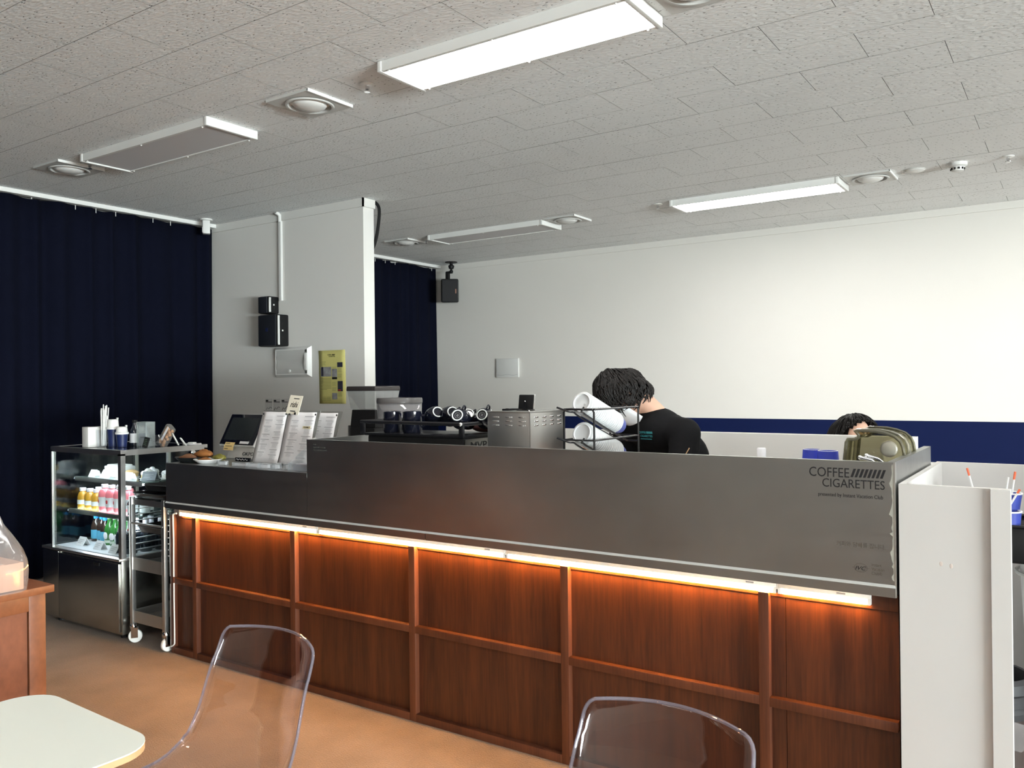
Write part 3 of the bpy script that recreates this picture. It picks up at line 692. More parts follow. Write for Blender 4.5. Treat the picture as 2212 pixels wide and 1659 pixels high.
# ------------------------------------------------------------------ white waste station beside the counter
SX, SYF, SYB, SZ = -.430, 2.600, 3.372, 1.086
st = thing('waste_station', 'white board waste station beside the steel counter end', 'waste station', (.1, 3.0, 0))
bx('front_board', WHITEB, st, SX, -.153, SYF, SYF + .02, 0, SZ)
bx('batten', WHITEB, st, -.200, -.1535, SYF - .012, SYF, 0, SZ - .001)
bx('side_board', WHITEB, st, SX, SX + .018, SYF + .02, SYB, 0, SZ)
bx('back_board', WHITEB, st, SX, .95, SYB, SYB + .02, 0, SZ)
bx('far_side_board', WHITEB, st, .93, .95, SYF, SYB, 0, SZ)
for px, py in ((2033, 1218), (2055, 1223)):
    p = PY(px, py, SYF); MB().ball((p.x, SYF, p.z), (.0045, .0006, .007), 10, 6).build('stain', mat('stain', (.58, .50, .46), .8), st)
# bins inside the station
t = thing('bucket', 'white round waste bucket carrying the black basket in the waste station', 'bucket', (.0, 3.19, 0))
MB().lathe([(0, 0), (.13, 0), (.165, .78), (.172, .80), (.168, .815), (.155, .815), (.155, .80), (0, .80)], (.0, 3.19, 0), 32).build('body', mat('bucket_white', (.80, .79, .80), .4), t, smooth=True)
MB().tube([(.0 + .176 * math.cos(a * math.pi / 16), 3.19 + .176 * math.sin(a * math.pi / 16), .76) for a in range(32)], .006, 6, closed=True).build('rim', WHITE, t, smooth=True)
t = thing('basket', 'black plastic basket with raised handle in the waste station', 'basket', (-.09, 3.12, .816))
poly = rrect(-.30, .12, 2.98, 3.24, .04)
b = MB(); rows = []
for ins, z in ((.0, .93), (.03, .825), (.06, .817)): rows.append([Vector((-.09 + (x + .09) * (1 - ins * 2), 3.11 + (y - 3.11) * (1 - ins * 2), z)) for x, y in poly])
b.grid(rows, True); b.bm.faces.new([v for v in b.bm.verts][-len(poly):])
b.build('tray', BLACK, t, smooth=30, solid=.004)
MB().tube([(x, y, .93) for x, y in poly], .006, 6, closed=True).build('rim', BLACKM, t, smooth=True)
MB().tube(catmull([(-.04, 2.98, .93), (-.02, 2.98, 1.0), (.03, 2.98, 1.02), (.09, 2.98, 1.0), (.1, 2.98, .93)], 5), .010, 8).build('handle', BLACKM, t, smooth=True)
t = thing('trash_can', 'black ribbed trash can lined with a clear bag on the floor', 'trash can', (-.232, 2.86, 0))
MB().lathe([(0, 0), (.085, 0), (.115, .44), (.112, .44), (.08, .01), (0, .01)], (-.232, 2.86, 0), 28, Matrix.Diagonal((.92, .92, .92, 1))).build('body', mat('bin_brown', (.05, .035, .03), .6), t, smooth=True)
MB().lathe([(.113, .44), (.125, .44), (.127, .46), (.120, .475), (.130, .48), (.131, .50), (.124, .512), (.130, .52), (.128, .55), (.115, .562), (.108, .56), (.108, .44)], (-.232, 2.86, 0), 28, Matrix.Diagonal((.92, .92, .92, 1))).build('ribbed_collar', mat('bin_black', (.02, .02, .022), .55), t, smooth=30)
b = MB(); rows = []
for k, (r, z) in enumerate(((.122, .405), (.124, .386), (.120, .363), (.114, .340), (.111, .322))):
    rows.append([Vector((-.232 + (r + .004 * math.sin(j * 3.1 + k)) * math.cos(2 * math.pi * j / 28), 2.86 + (r + .004 * math.sin(j * 3.1 + k)) * math.sin(2 * math.pi * j / 28), z + .008 * math.sin(j * 1.7))) for j in range(28)])
b.grid(rows, True).build('liner_bag', BAGP, t, smooth='all')
# paper cups dropped into the basket
def paper_cup(name, m, loc, r0, r1, h, label, group, tilt=0, az=0, lid=None, cat='paper cup'):
    t = thing(name, label, cat, loc, 0, group)
    R = Matrix.Rotation(az, 4, 'Z') @ Matrix.Rotation(tilt, 4, 'Y')
    MB().lathe([(0, .004), (r0 - .003, .004), (r0 - .002, 0), (r0, 0), (r1, h - .004), (r1 - .0015, h - .004), (r0 - .002, .006), (0, .006)], n=24, M=R).build('body', m, t, smooth=30, local=True)
    MB().tube([R @ Vector((r1 * math.cos(a * math.pi / 12), r1 * math.sin(a * math.pi / 12), h - .002)) for a in range(24)], .0028, 6, closed=True).build('rim', WHITE, t, smooth=True, local=True)
    if lid:
        MB().lathe([(r1 + .003, h - .008), (r1 + .004, h + .002), (r1 - .001, h + .006), (r1 - .004, h + lid - .004), (r1 - .008, h + lid), (r1 - .012, h + lid - .004), (0, h + lid - .006)], n=24, M=R).build('lid', WHITE, t, smooth=30, local=True)
        MB().box(-.006, .006, r1 - .010, r1 - .002, h + lid - .002, h + lid + .009, R).build('lid_tab', WHITE, t, local=True, bevel=.001)
    return t
c1 = PY(2172, 1062, 3.06)
paper_cup('paper_cup', BLUECUP, (c1.x, 3.06, .905), .028, .040, c1.z - .905, 'blue paper cup with white rim holding orange-tipped straws in the basket', 'blue paper cups in the basket', .05, 0)
c2 = PY(2178, 1104, 3.0)
paper_cup('paper_cup', BLUECUP, (c2.x - .004, 3.015, .825), .027, .039, c2.z - .825, 'lower blue paper cup nested against the straw cup in the basket', 'blue paper cups in the basket')
c3 = PY(2100, 1062, 3.12)
paper_cup('paper_cup', BLUECUP, (c3.x, 3.12, .905), .028, .040, c3.z - .912, 'blue paper cup hidden behind the white board holding one straw', 'blue paper cups in the basket')
ORANGE = mat('orange_tip', (.70, .13, .05), .5)
def straw(p0, p1, label, tip, group='drinking straws left in the waste station'):
    t = thing('straw', label, 'straw', p0, 0, group)
    d = Vector(p1) - Vector(p0)
    MB().tube([(0, 0, 0), d * (.86 if tip else 1)], .0030, 8).build('stem', WHITE, t, local=True, smooth=True)
    if tip: MB().tube([d * .86, d * .95, d], [.0030, .0036, .0033], 8).build('tip', ORANGE, t, local=True, smooth=True)
def straw_px(a, bt, y, base, label, tip):
    A, B = PY(*a, y), PY(*bt, y); d = A - B
    k = (A.z - base) / max(d.z, .01); straw(tuple(A - d * k), tuple(A), label, tip)
straw_px((2089, 1011), (2101, 1053), 3.12, .915, 'orange-tipped straw leaning alone above the white board', True)
straw_px((2193, 1019), (2187, 1058), 3.06, .915, 'orange-tipped straw standing upright in the blue cup', True)
straw_px((2178, 1031), (2174, 1058), 3.06, .915, 'plain white straw beside the orange-tipped one in the blue cup', False)
straw_px((2203, 1057), (2185, 1086), 3.02, .95, 'orange-tipped straw slanting across the blue cup', True)

# ================================================================== drinks showcase
FX0, FX1, FY0, FY1 = -5.16, -4.337, 2.580, 3.13
GX0 = -5.075
ZG0, ZG1 = .452, 1.046
fr = thing('drinks_showcase', 'stainless refrigerated glass showcase beside the navy curtain', 'display fridge', ((FX0 + FX1) / 2, (FY0 + FY1) / 2, 0))
bx('base_cabinet', STEELD, fr, FX0, FX1, FY0, FY1, .035, .44, .003)
bx('door_panel', STEELD, fr, -4.975, FX1 - .012, FY0 - .012, FY0 - .001, .05, .425, .003)
bx('door_panel', STEELD, fr, FX0 + .004, -4.98, FY0 - .010, FY0 - .001, .05, .432, .003)
bx('brand_plate', BLACK, fr, -4.60, -4.535, FY0 - .0145, FY0 - .011, .395, .412, .002)
for x in (FX0 + .08, FX1 - .08):
    for y in (FY0 + .06, FY1 - .06): MB().lathe([(0, 0), (.018, 0), (.018, .036), (0, .036)], (x, y, 0), 12).build('foot', BLACK, fr)
bx('ledge', ALU, fr, FX0, FX1, FY0 - .014, FY1, .438, .452, .002)
bx('well', mat('well_grey', (.62, .64, .66), .35), fr, GX0 + .01, FX1 - .01, FY0 + .02, FY1 - .02, .452, .458)
for x0, x1, y0, y1 in ((FX1 - .028, FX1, FY0, FY0 + .028), (GX0, GX0 + .012, FY0, FY0 + .014), (FX1 - .022, FX1, FY1 - .022, FY1), (GX0, GX0 + .02, FY1 - .022, FY1)): bx('post', STEEL, fr, x0, x1, y0, y1, .452, ZG1 - .02)
for x0, x1, y0, y1 in ((GX0, FX1, FY0, FY0 + .03), (FX1 - .03, FX1, FY0 + .03, FY1), (GX0, GX0 + .03, FY0 + .03, FY1), (GX0 + .03, FX1 - .03, FY1 - .03, FY1)): bx('top_bar', STEEL, fr, x0, x1, y0, y1, ZG1 - .03, ZG1)
bx('top_plate', steel_mat('mirror_top', (.40, .41, .40), .09, (1, 1, 1)), fr, GX0 + .03, FX1 - .03, FY0 + .03, FY1 - .03, ZG1 - .008, ZG1 - .001)
bx('front_pane', GLASS, fr, GX0 + .012, FX1 - .028, FY0 + .006, FY0 + .012, .458, ZG1 - .03)
bx('right_pane', GLASS, fr, FX1 - .014, FX1 - .008, FY0 + .028, FY1 - .022, .458, ZG1 - .03)
bx('left_pane', GLASS, fr, GX0 + .002, GX0 + .010, FY0 + .014, FY1 - .022, .458, ZG1 - .03)
bx('rear_door', GLASS, fr, GX0 + .02, -4.70, FY1 - .016, FY1 - .011, .458, ZG1 - .03); bx('rear_door', GLASS, fr, -4.72, FX1 - .022, FY1 - .010, FY1 - .005, .458, ZG1 - .03)
bx('rear_rail', STEEL, fr, -4.725, -4.70, FY1 - .02, FY1 - .004, .458, ZG1 - .03)
ZS1, ZS2 = .855, .665
for z, y0 in ((ZS1, 2.725), (ZS2, 2.685)):
    s = bx('shelf', thin_glass('shelf_glass', (.84, .90, .87), 1.5, .02, (.5, .6, .58), .1), fr, GX0 + .02, FX1 - .03, y0, FY1 - .04, z - .008, z)
    bx('shelf_rail', STEEL, s, GX0 + .018, FX1 - .032, y0 - .012, y0 + .002, z - .024, z + .002, .002)
    bx('shelf_light', LEDC, s, GX0 + .04, FX1 - .05, y0 + .014, y0 + .026, z - .020, z - .010)
bx('lamp', LEDC, fr, GX0 + .04, FX1 - .05, FY0 + .034, FY0 + .050, ZG1 - .026, ZG1 - .012)
MB().lathe([(0, -.006), (.012, -.006), (.014, 0), (.010, .010), (0, .010)], n=16, M=Matrix.Translation((FX1 + .004, 3.03, 1.005)) @ Matrix.Rotation(math.radians(90), 4, 'Y')).build('glass_clamp', CHROME, fr, smooth=True)

def bottle(name, prof, m, loc, label, cat, group, capm=None, cap=None, labm=None, lab=None, extra=None):
    t = thing(name, label, cat, loc, random.uniform(-.5, .5), group)
    MB().lathe(prof, n=16).build('glass_body', m, t, smooth=40, local=True)
    if cap: MB().lathe(cap, n=14).build('cap', capm, t, smooth=40, local=True)
    if lab: MB().lathe(lab, n=16).build('label_band', labm, t, smooth=40, local=True)
    if extra: extra(t)
    return t
def drink_mat(n, c, rough=.08, e=0): return mat(n, c, rough, spec=.6, coat=.6)
AMBER = drink_mat('amber_juice', (.62, .32, .03)); PINK = drink_mat('pink_juice', (.85, .22, .26)); BROWNB = drink_mat('brown_glass', (.035, .020, .014)); GREENB = drink_mat('green_glass', (.03, .16, .03)); WINEB = drink_mat('dark_glass', (.012, .018, .03))
LABW = mat('label_white', (.80, .80, .82), .5); LABB = mat('label_blue', (.10, .38, .55), .5); CAPW = mat('cap_white', (.85, .85, .88), .35); CAPB = mat('cap_blue', (.05, .36, .80), .35); CAPG = mat('cap_green', (.12, .45, .10), .35); FOIL = mat('foil_white', (.78, .76, .82), .45)
REDP = mat('label_red', (.65, .05, .05), .5)
jp = [(0, 0), (.029, 0), (.031, .004), (.031, .072), (.024, .092), (.017, .100), (.017, .110), (0, .110)]
def copies(proto, places, labels=None, rz=None):
    for k, p in enumerate(places[1:], 1): dup(proto, p, random.uniform(-.4, .4), labels[k] if labels else None)
amb = [(-5.005, 2.735, ZS2), (-4.925, 2.735, ZS2), (-4.848, 2.733, ZS2), (-4.96, 2.81, ZS2), (-4.885, 2.815, ZS2)]
p = bottle('juice_bottle', jp, AMBER, amb[0], 'squat amber juice bottle with white cap on the showcase middle shelf', 'bottle', 'amber juice bottles on the middle shelf', CAPW, [(.019, .104), (.019, .122), (0, .123)], LABW, [(.0316, .026), (.0316, .052)])
copies(p, amb)
pk = [(-4.765, 2.735, ZS2), (-4.690, 2.735, ZS2), (-4.612, 2.737, ZS2), (-4.73, 2.815, ZS2), (-4.65, 2.815, ZS2), (-4.535, 2.74, ZS2)]
pp = [(0, 0), (.033, 0), (.035, .005), (.035, .105), (.026, .128), (.016, .134), (.016, .146), (0, .146)]
p = bottle('pink_bottle', pp, PINK, pk[0], 'pink drink bottle with white square label on the showcase middle shelf', 'bottle', 'pink drink bottles on the middle shelf', CAPW, [(.019, .138), (.019, .156), (0, .157)], LABW, [(.0356, .03), (.0356, .085)])
MB().ball((0, -.0345, .06), (.010, .003, .012), 8, 6).build('berry_print', REDP, p, local=True)
copies(p, pk)
bb = [(-4.975, 2.80, .458), (-4.912, 2.80, .458), (-4.85, 2.785, .458), (-4.945, 2.875, .458), (-4.88, 2.87, .458)]
bp_ = [(0, 0), (.028, 0), (.030, .004), (.030, .095), (.022, .118), (.014, .132), (.0125, .165), (0, .165)]
p = bottle('beer_bottle', bp_, BROWNB, bb[0], 'brown bottle with bright blue cap and blue label on the showcase floor', 'bottle', 'blue-capped brown bottles', CAPB, [(.0135, .135), (.015, .145), (.015, .170), (0, .171)], LABB, [(.0305, .018), (.0305, .072)])
copies(p, bb)
gb = [(-4.785, 2.775, .458), (-4.722, 2.772, .458), (-4.65, 2.760, .458), (-4.755, 2.845, .458), (-4.585, 2.765, .458), (-4.685, 2.845, .458)]
gp = [(0, 0), (.028, 0), (.0305, .004), (.0305, .095), (.024, .115), (.015, .13), (.013, .17), (.0145, .172), (.0145, .18), (0, .18)]
def gl(t):
    MB().lathe([(.0138, .132), (.0136, .165)], n=14).build('neck_foil', LABW, t, smooth=True, local=True)
    MB().ball((0, -.0312, .058), (.0035, .001, .0035), 8, 6).build('star_print', REDP, t, local=True)
    MB().ball((0, -.0290, .056), (.020, .0032, .022), 12, 8).build('oval_label', LABW, t, local=True, smooth='all')
p = bottle('green_bottle', gp, GREENB, gb[0], 'green beer bottle with oval white label on the showcase floor', 'bottle', 'green beer bottles', CAPG, [(.0155, .172), (.0155, .184), (0, .185)], mat('label_pale', (.62, .70, .58), .5), [(.0309, .014), (.0309, .03)], gl)
copies(p, gb)
wbx = [(-4.50, 2.68, .458), (-4.425, 2.69, .458), (-4.49, 2.76, .458), (-4.415, 2.775, .458), (-4.48, 2.845, .458), (-4.40, 2.86, .458), (-4.47, 2.93, .458), (-4.40, 2.95, .458)]
wp = [(0, 0), (.031, 0), (.034, .004), (.034, .09), (.026, .118), (.016, .135), (.0145, .185), (0, .185)]
p = bottle('foil_bottle', wp, WINEB, wbx[0], 'dark bottle with white foil neck behind the trolley in the showcase', 'bottle', 'dark bottles with white foil necks', FOIL, [(.0265, .117), (.018, .14), (.016, .188), (0, .19)])
MB().ball((0, -.022, .135), (.005, .003, .006), 8, 6).build('red_mark', REDP, p, local=True)
copies(p, wbx)
mb_ = [(-4.455, 2.72, ZS2), (-4.40, 2.76, ZS2), (-4.46, 2.82, ZS2)]
p = bottle('dark_jar', [(0, 0), (.026, 0), (.028, .004), (.028, .07), (.02, .085), (.018, .10), (0, .10)], WINEB, mb_[0], 'small dark jar with white label on the middle shelf behind the trolley', 'jar', 'small dark jars', CAPW, [(.021, .09), (.021, .108), (0, .109)], LABW, [(.0285, .018), (.0285, .06)])
copies(p, mb_)
# price cards
def price_card(loc, w, h, m, label, group, rz=.0, lean=.5):
    t = thing('price_card', label, 'price card', loc, rz, group)
    R = Matrix.Rotation(-lean, 4, 'X')
    MB().box(-w / 2, w / 2, -.001, .001, 0, h, R).build('card', m, t, local=True)
    MB().box(-w / 2, w / 2, -.001, .001, 0, h * .8, Matrix.Translation((0, .045, 0)) @ Matrix.Rotation(lean * .8, 4, 'X')).build('stand', m, t, local=True)
    b = MB()
    for k in range(3): b.box(-w * .35, w * (.3 - .1 * k), -.0018, -.0008, h * (.65 - .18 * k), h * (.69 - .18 * k), R)
    b.build('print', INKG, t, local=True)
for k, (x, y) in enumerate(((-4.905, 2.655), (-4.688, 2.637), (-4.505, 2.622))): price_card((x, y, .459), .075, .055, PAPER, 'white price card lying on the showcase floor in front of bottles', 'white price cards on the showcase floor')
price_card((-4.945, 2.755, ZS1 + .001), .06, .045, PAPER, 'small white price card on the top shelf before the empty end', 'price cards on the top shelf', .1)
price_card((-4.82, 2.765, ZS1 + .001), .10, .05, PAPER, 'wide white price card before the white cake dish on top shelf', 'price cards on the top shelf', 0)
price_card((-4.59, 2.765, ZS1 + .001), .07, .045, PAPER, 'white price card under the cream cake on top shelf', 'price cards on the top shelf', .0)
price_card((-4.43, 2.80, ZS1 + .001), .085, .055, mat('slate_card', (.08, .09, .10), .5), 'dark slate price card on the top shelf', 'price cards on the top shelf', .5)
# cakes on the top shelf
CREAM = mat('cream', (.84, .82, .78), .6, bump=.4, bscale=60); TART = mat('tart', (.62, .40, .16), .7, var=.3, vscale=40); SPONGE = mat('sponge', (.75, .50, .16), .8, var=.2, vscale=60)
t = thing('cake_dish', 'oblong white cake dish on the showcase top shelf', 'dish', (-4.80, 2.85, ZS1))
MB().prism([(-.07, 0), (.07, 0), (.085, .06), (.078, .066), (-.078, .066), (-.085, .06)], 'y', -.05, .05).build('dish', mat('porcelain', (.82, .83, .84), .25), t, bevel=.006, local=True, smooth=True)
MB().box(-.068, .068, -.042, .042, .06, .074).build('filling', CREAM, t, bevel=.005, local=True)
def cake(loc, kind, label):
    t = thing('cake', label, 'cake', loc, 0)
    MB().lathe([(0, 0), (.040, 0), (.046, .006), (.042, .008), (0, .006)], n=24).build('plate', mat('porcelain', (.82, .83, .84), .25), t, smooth=True, local=True)
    if kind == 'tart':
        MB().lathe([(0, .008), (.034, .008), (.042, .032), (.039, .034), (0, .03)], n=20).build('crust', TART, t, smooth=40, local=True)
        MB().lathe([(0, .05), (.024, .046), (.041, .034)], n=20).build('top', mat('tart_top', (.70, .46, .22), .6, var=.2, vscale=50), t, smooth=True, local=True)
    else:
        MB().lathe([(0, .007), (.036, .007), (.036, .026), (0, .026)], n=20).build('sponge', SPONGE if kind == 'cream' else CREAM, t, local=True)
        b = MB()
        for k in range(7):
            a = k * 2 * math.pi / 6; r = .021 if k < 6 else 0
            b.ball((r * math.cos(a), r * math.sin(a), .034 + (.014 if k == 6 else 0)), (.018, .018, .016), 10, 7)
        b.build('topping', CREAM if kind == 'cream' else mat('icing', (.86, .85, .88), .5), t, smooth='all', local=True)
cake((-4.66, 2.84, ZS1), 'tart', 'round golden tart on the showcase top shelf')
cake((-4.575, 2.92, ZS1), 'icing', 'white iced cake behind the corner post of the showcase')
cake((-4.51, 2.85, ZS1), 'cream', 'whipped cream cake on golden sponge on the top shelf')
cake((-4.415, 2.92, ZS1), 'icing', 'domed white cake on the top shelf nearest the counter')

# ---- things standing on the showcase
ZT = ZG1
t = thing('napkin_box', 'plain white napkin box on the showcase top', 'box', (PY(189, 968, 2.64).x, 2.68, ZT), .0)
MB().box(-.030, .034, -.055, .055, 0, .118).build('body', WHITE, t, bevel=.003, local=True, smooth=True)
bx('slot', DARK, t, -.012, .016, -.02, .02, .1181, .1186, local=True)
HX = PY(223, 966, 2.70).x
hold = thing('straw_holder', 'clear straw holder between napkin box and navy cups', 'holder', (HX, 2.70, ZT))
MB().lathe([(0, 0), (.030, 0), (.032, .003), (.034, .10), (.032, .10), (.030, .006), (0, .006)], n=20).build('tumbler', thin_glass('clear_plastic', (.93, .94, .95), 1.45, .05), hold, smooth=True, local=True)
rnd = random.Random(4)
for k in range(30):
    a = rnd.uniform(0, 6.28); r = rnd.uniform(0, .022); sp = rnd.uniform(.9, 1.5)
    h = rnd.uniform(.205, .25) if k % 3 else rnd.uniform(.17, .19)
    straw((HX + r * math.cos(a) * .8, 2.70 + r * math.sin(a) * .8, ZT + .007), (HX + .012 + r * sp * 1.5 * math.cos(a), 2.70 + r * sp * 1.3 * math.sin(a), ZT + h), 'paper-wrapped white straw in the holder on the showcase', False, 'wrapped straws in the holder')
for (px, pt, pb, y, l) in ((244.5, 903, 966, 2.735, 'taller navy paper cup with white lid on the showcase'), (263.5, 919, 966, 2.74, 'shorter navy paper cup with white lid on the showcase')):
    q = PY(px, pb, y); top = PY(px, pt, y).z - ZT
    paper_cup('paper_cup', NAVYCUP, (q.x, y, ZT), .026, .033, top * .66, l, 'navy display cups on the showcase', 0, 0, lid=top * .34 - .008)
t = bottle('cordial_bottle', [(0, 0), (.026, 0), (.028, .004), (.028, .095), (.014, .12), (.012, .14), (0, .14)], WINEB, (-4.615, 2.835, ZT), 'dark cordial bottle with white label behind navy cups', 'bottle', None, BLACK, [(.014, .138), (.014, .152), (0, .153)], LABW, [(.0286, .02), (.0286, .075)])
t = thing('leaflet_stand', 'clear acrylic leaflet stand with grey print on the showcase', 'leaflet stand', (-4.495, 2.83, ZT), .05)
for x0, x1, y0, y1 in ((-.045, -.041, -.03, .03), (.041, .045, -.03, .03), (-.041, .041, -.030, -.027), (-.041, .041, .027, .030)): bx('side', thin_glass('stand_acrylic', (.90, .93, .92), 1.5, .02, (.8, .85, .85), .12), t, x0, x1, y0, y1, 0, .145, local=True)
bx('leaflet', mat('leaflet', (.55, .56, .60), .6), t, -.038, .030, -.020, -.018, .004, .14, local=True)
b = MB(); b.box(-.02, .02, -.0212, -.0205, .05, .058).box(-.02, .012, -.0212, -.0205, .115, .119).build('print', INKG, t, local=True)
t = thing('chalk_sign', 'tiny black sign leaning on the showcase edge', 'sign', (-4.405, 2.765, ZT), .1)
MB().box(-.021, .021, -.003, .003, 0, .062, Matrix.Rotation(-.25, 4, 'X') @ Matrix.Rotation(.12, 4, 'Y')).build('board', mat('chalkboard', (.01, .012, .012), .6), t, local=True)
b = MB(); [b.box(-.013, .011 - .004 * (k % 2), -.0042, -.003, .016 + .01 * k, .0185 + .01 * k, Matrix.Rotation(-.25, 4, 'X') @ Matrix.Rotation(.12, 4, 'Y')) for k in range(4)]; b.build('chalk_lines', mat('chalk_green', (.10, .16, .10), .7), t, local=True)
t = thing('snack_bowl', 'clear acrylic bowl leaning with a bag of round biscuits', 'bowl', (-4.425, 2.885, ZT))
MB().lathe([(0, .001), (.028, .001), (.05, .03), (.062, .066), (.059, .066), (.047, .032), (.026, .004), (0, .004)], n=24).build('bowl', ACRYL, t, smooth=True, local=True)
t = thing('biscuit_packet', 'clear packet of round brown biscuits standing in the acrylic bowl', 'snack packet', (-4.425, 2.885, ZT + .007))
R = Matrix.Rotation(.62, 4, 'Y') @ Matrix.Rotation(-.1, 4, 'X')
b = MB(); rnd = random.Random(9)
for i in range(8):
    for j in range(3): b.ball(R @ Vector((-.016 + .016 * j + rnd.uniform(-.003, .003), rnd.uniform(-.012, .008), .012 + .0145 * i)), .0098, 8, 6)
b.build('biscuits', mat('biscuit', (.50, .26, .12), .7, var=.25, vscale=60), t, smooth='all', local=True)['kind'] = 'stuff'
MB().box(-.03, .03, -.02, .018, 0, .135, R).build('wrapper', thin_glass('wrapper', (.93, .92, .90), 1.4, .1, (.9, .88, .85), .1), t, bevel=.01, local=True, smooth=True)
MB().box(-.005, .008, -.0225, -.0205, .04, .13, R).build('paper_strip', PAPER, t, local=True)
t = thing('card_stand', 'small white easel stand seen from behind on the showcase', 'stand', (-4.375, 2.975, ZT), -.5)
MB().box(-.032, .032, -.004, .004, .005, .085, Matrix.Translation((0, -.01, 0)) @ Matrix.Rotation(.45, 4, 'X')).build('plate', mat('stand_white', (.66, .65, .62), .5), t, bevel=.002, local=True)
for s in (-.025, .025): MB().tube([(s, .0, .045), (s, .03, 0)], .004, 6).build('leg', WHITE, t, local=True)
t = thing('paper_stack', 'loose white papers and a small white pad on the showcase corner', 'papers', (-4.40, 3.07, ZT), .2)
for k in range(3): MB().box(-.045, .045, -.03, .03, .002 * k, .002 * k + .0018, Matrix.Rotation(.25 * k, 4, 'Z')).build('sheet', PAPER, t, local=True)
MB().box(-.02, .02, -.015, .015, .0058, .014).build('pad', WHITE, t, bevel=.002, local=True)

# ================================================================== stainless trolley
tr = thing('steel_trolley', 'stainless steel tray trolley on white casters beside the counter end', 'trolley', (-4.12, 2.80, 0))
X0, X1, Y0, Y1 = -4.292, -3.972, 2.598, 3.02
for x in (X0, X1 - .024):
    for y in (Y0, Y1 - .024): bx('post', STEEL, tr, x, x + .024, y, y + .024, .10, .795, .002)
for z0, z1 in ((.755, .785), (.40, .467), (.115, .178)):
    b = MB().box(X0 + .02, X1 - .02, Y0 + .006, Y0 + .012, z0, z1).box(X0 + .02, X1 - .02, Y1 - .012, Y1 - .006, z0, z1).box(X0 + .006, X0 + .012, Y0 + .02, Y1 - .02, z0, z1).box(X1 - .012, X1 - .006, Y0 + .02, Y1 - .02, z0, z1)
    if z0 < .7: b.box(X0 + .01, X1 - .01, Y0 + .01, Y1 - .01, z0 + .012, z0 + .018)
    b.build('shelf_tray', STEEL, tr)
for k in range(8):
    z = .50 + .032 * k
    for x in (X1 - .010, X0): bx('runner', STEEL, tr, x, x + .016, Y0 + .024, Y1 - .024, z, z + .004)
b = MB().tube([(X0 + .012, Y0 + .004, .655), (X1 - .012, Y0 + .004, .655)], .006, 8); b.build('cross_bar', STEEL, tr, smooth=True)
for (x, y, a) in ((X0 + .012, Y0 + .012, .9), (X1 - .012, Y0 + .012, 1.5), (X0 + .012, Y1 - .012, .3), (X1 - .012, Y1 - .012, .7)):
    c = MB().lathe([(0, .075), (.017, .075), (.019, .09), (.013, .105), (0, .105)], (x, y, 0), 14)
    R = Matrix.Translation((x, y, .036)) @ Matrix.Rotation(a, 4, 'Z')
    for s in (-1, 1): c.box(-.010, .024, s * .015 - .0015, s * .015 + .0015, -.008, .046, R)
    f = c.build('caster', CHROME, tr, smooth=True)
    R2 = R @ Matrix.Translation((.010, 0, 0)) @ Matrix.Rotation(math.radians(90), 4, 'X')
    MB().lathe([(0, -.011), (.026, -.011), (.034, -.010), (.036, -.006), (.036, .006), (.034, .010), (.026, .011), (0, .011)], n=24, M=R2).build('wheel', WHITE, f, smooth=30)
# trays and boxes on the trolley
def tray(loc, w, d, h, m, label, rz=0):
    t = thing('serving_tray', label, 'tray', loc, rz)
    poly = rrect(-w / 2, w / 2, -d / 2, d / 2, .02, 3); n = len(poly)
    b = MB(); b.grid([[Vector((x * s, y * s, z)) for x, y in poly] for s, z in ((1.02, h), (1, h), (.93, .003), (.93, .0))], True)
    b.bm.faces.new(b.bm.verts[-n:] if False else [v for v in b.bm.verts][-n:]); b.build('tray', m, t, local=True, solid=.003)
    MB().tube([(x * 1.01, y * 1.01, h) for x, y in poly], .003, 6, closed=True).build('rim', m, t, local=True)
    return t
tray((-4.13, 2.80, .790), .30, .38, .028, BLACKM, 'wide black serving tray on the trolley top')
tray((-4.11, 2.82, .83), .26, .34, .030, BLACK, 'upper black tray stacked on the wide black tray', .06)
t = thing('white_box', 'small white carton in the upper black tray on the trolley', 'carton', (-4.03, 2.86, .8365), .1); MB().box(-.05, .05, -.07, .07, 0, .05).build('carton', WHITE, t, bevel=.003, local=True); bx('flap', WHITEB, t, -.05, .05, -.072, -.01, .05, .053, local=True)
tray((-4.13, 2.79, .604), .25, .34, .035, BLACKM, 'black tray hung in the trolley runners')
tray((-4.13, 2.80, .419), .24, .32, .02, mat('grey_tray', (.10, .11, .11), .5), 'dark grey tray lying in the middle trolley shelf')

# ================================================================== things on the low counter top
ZC = ZL + .001
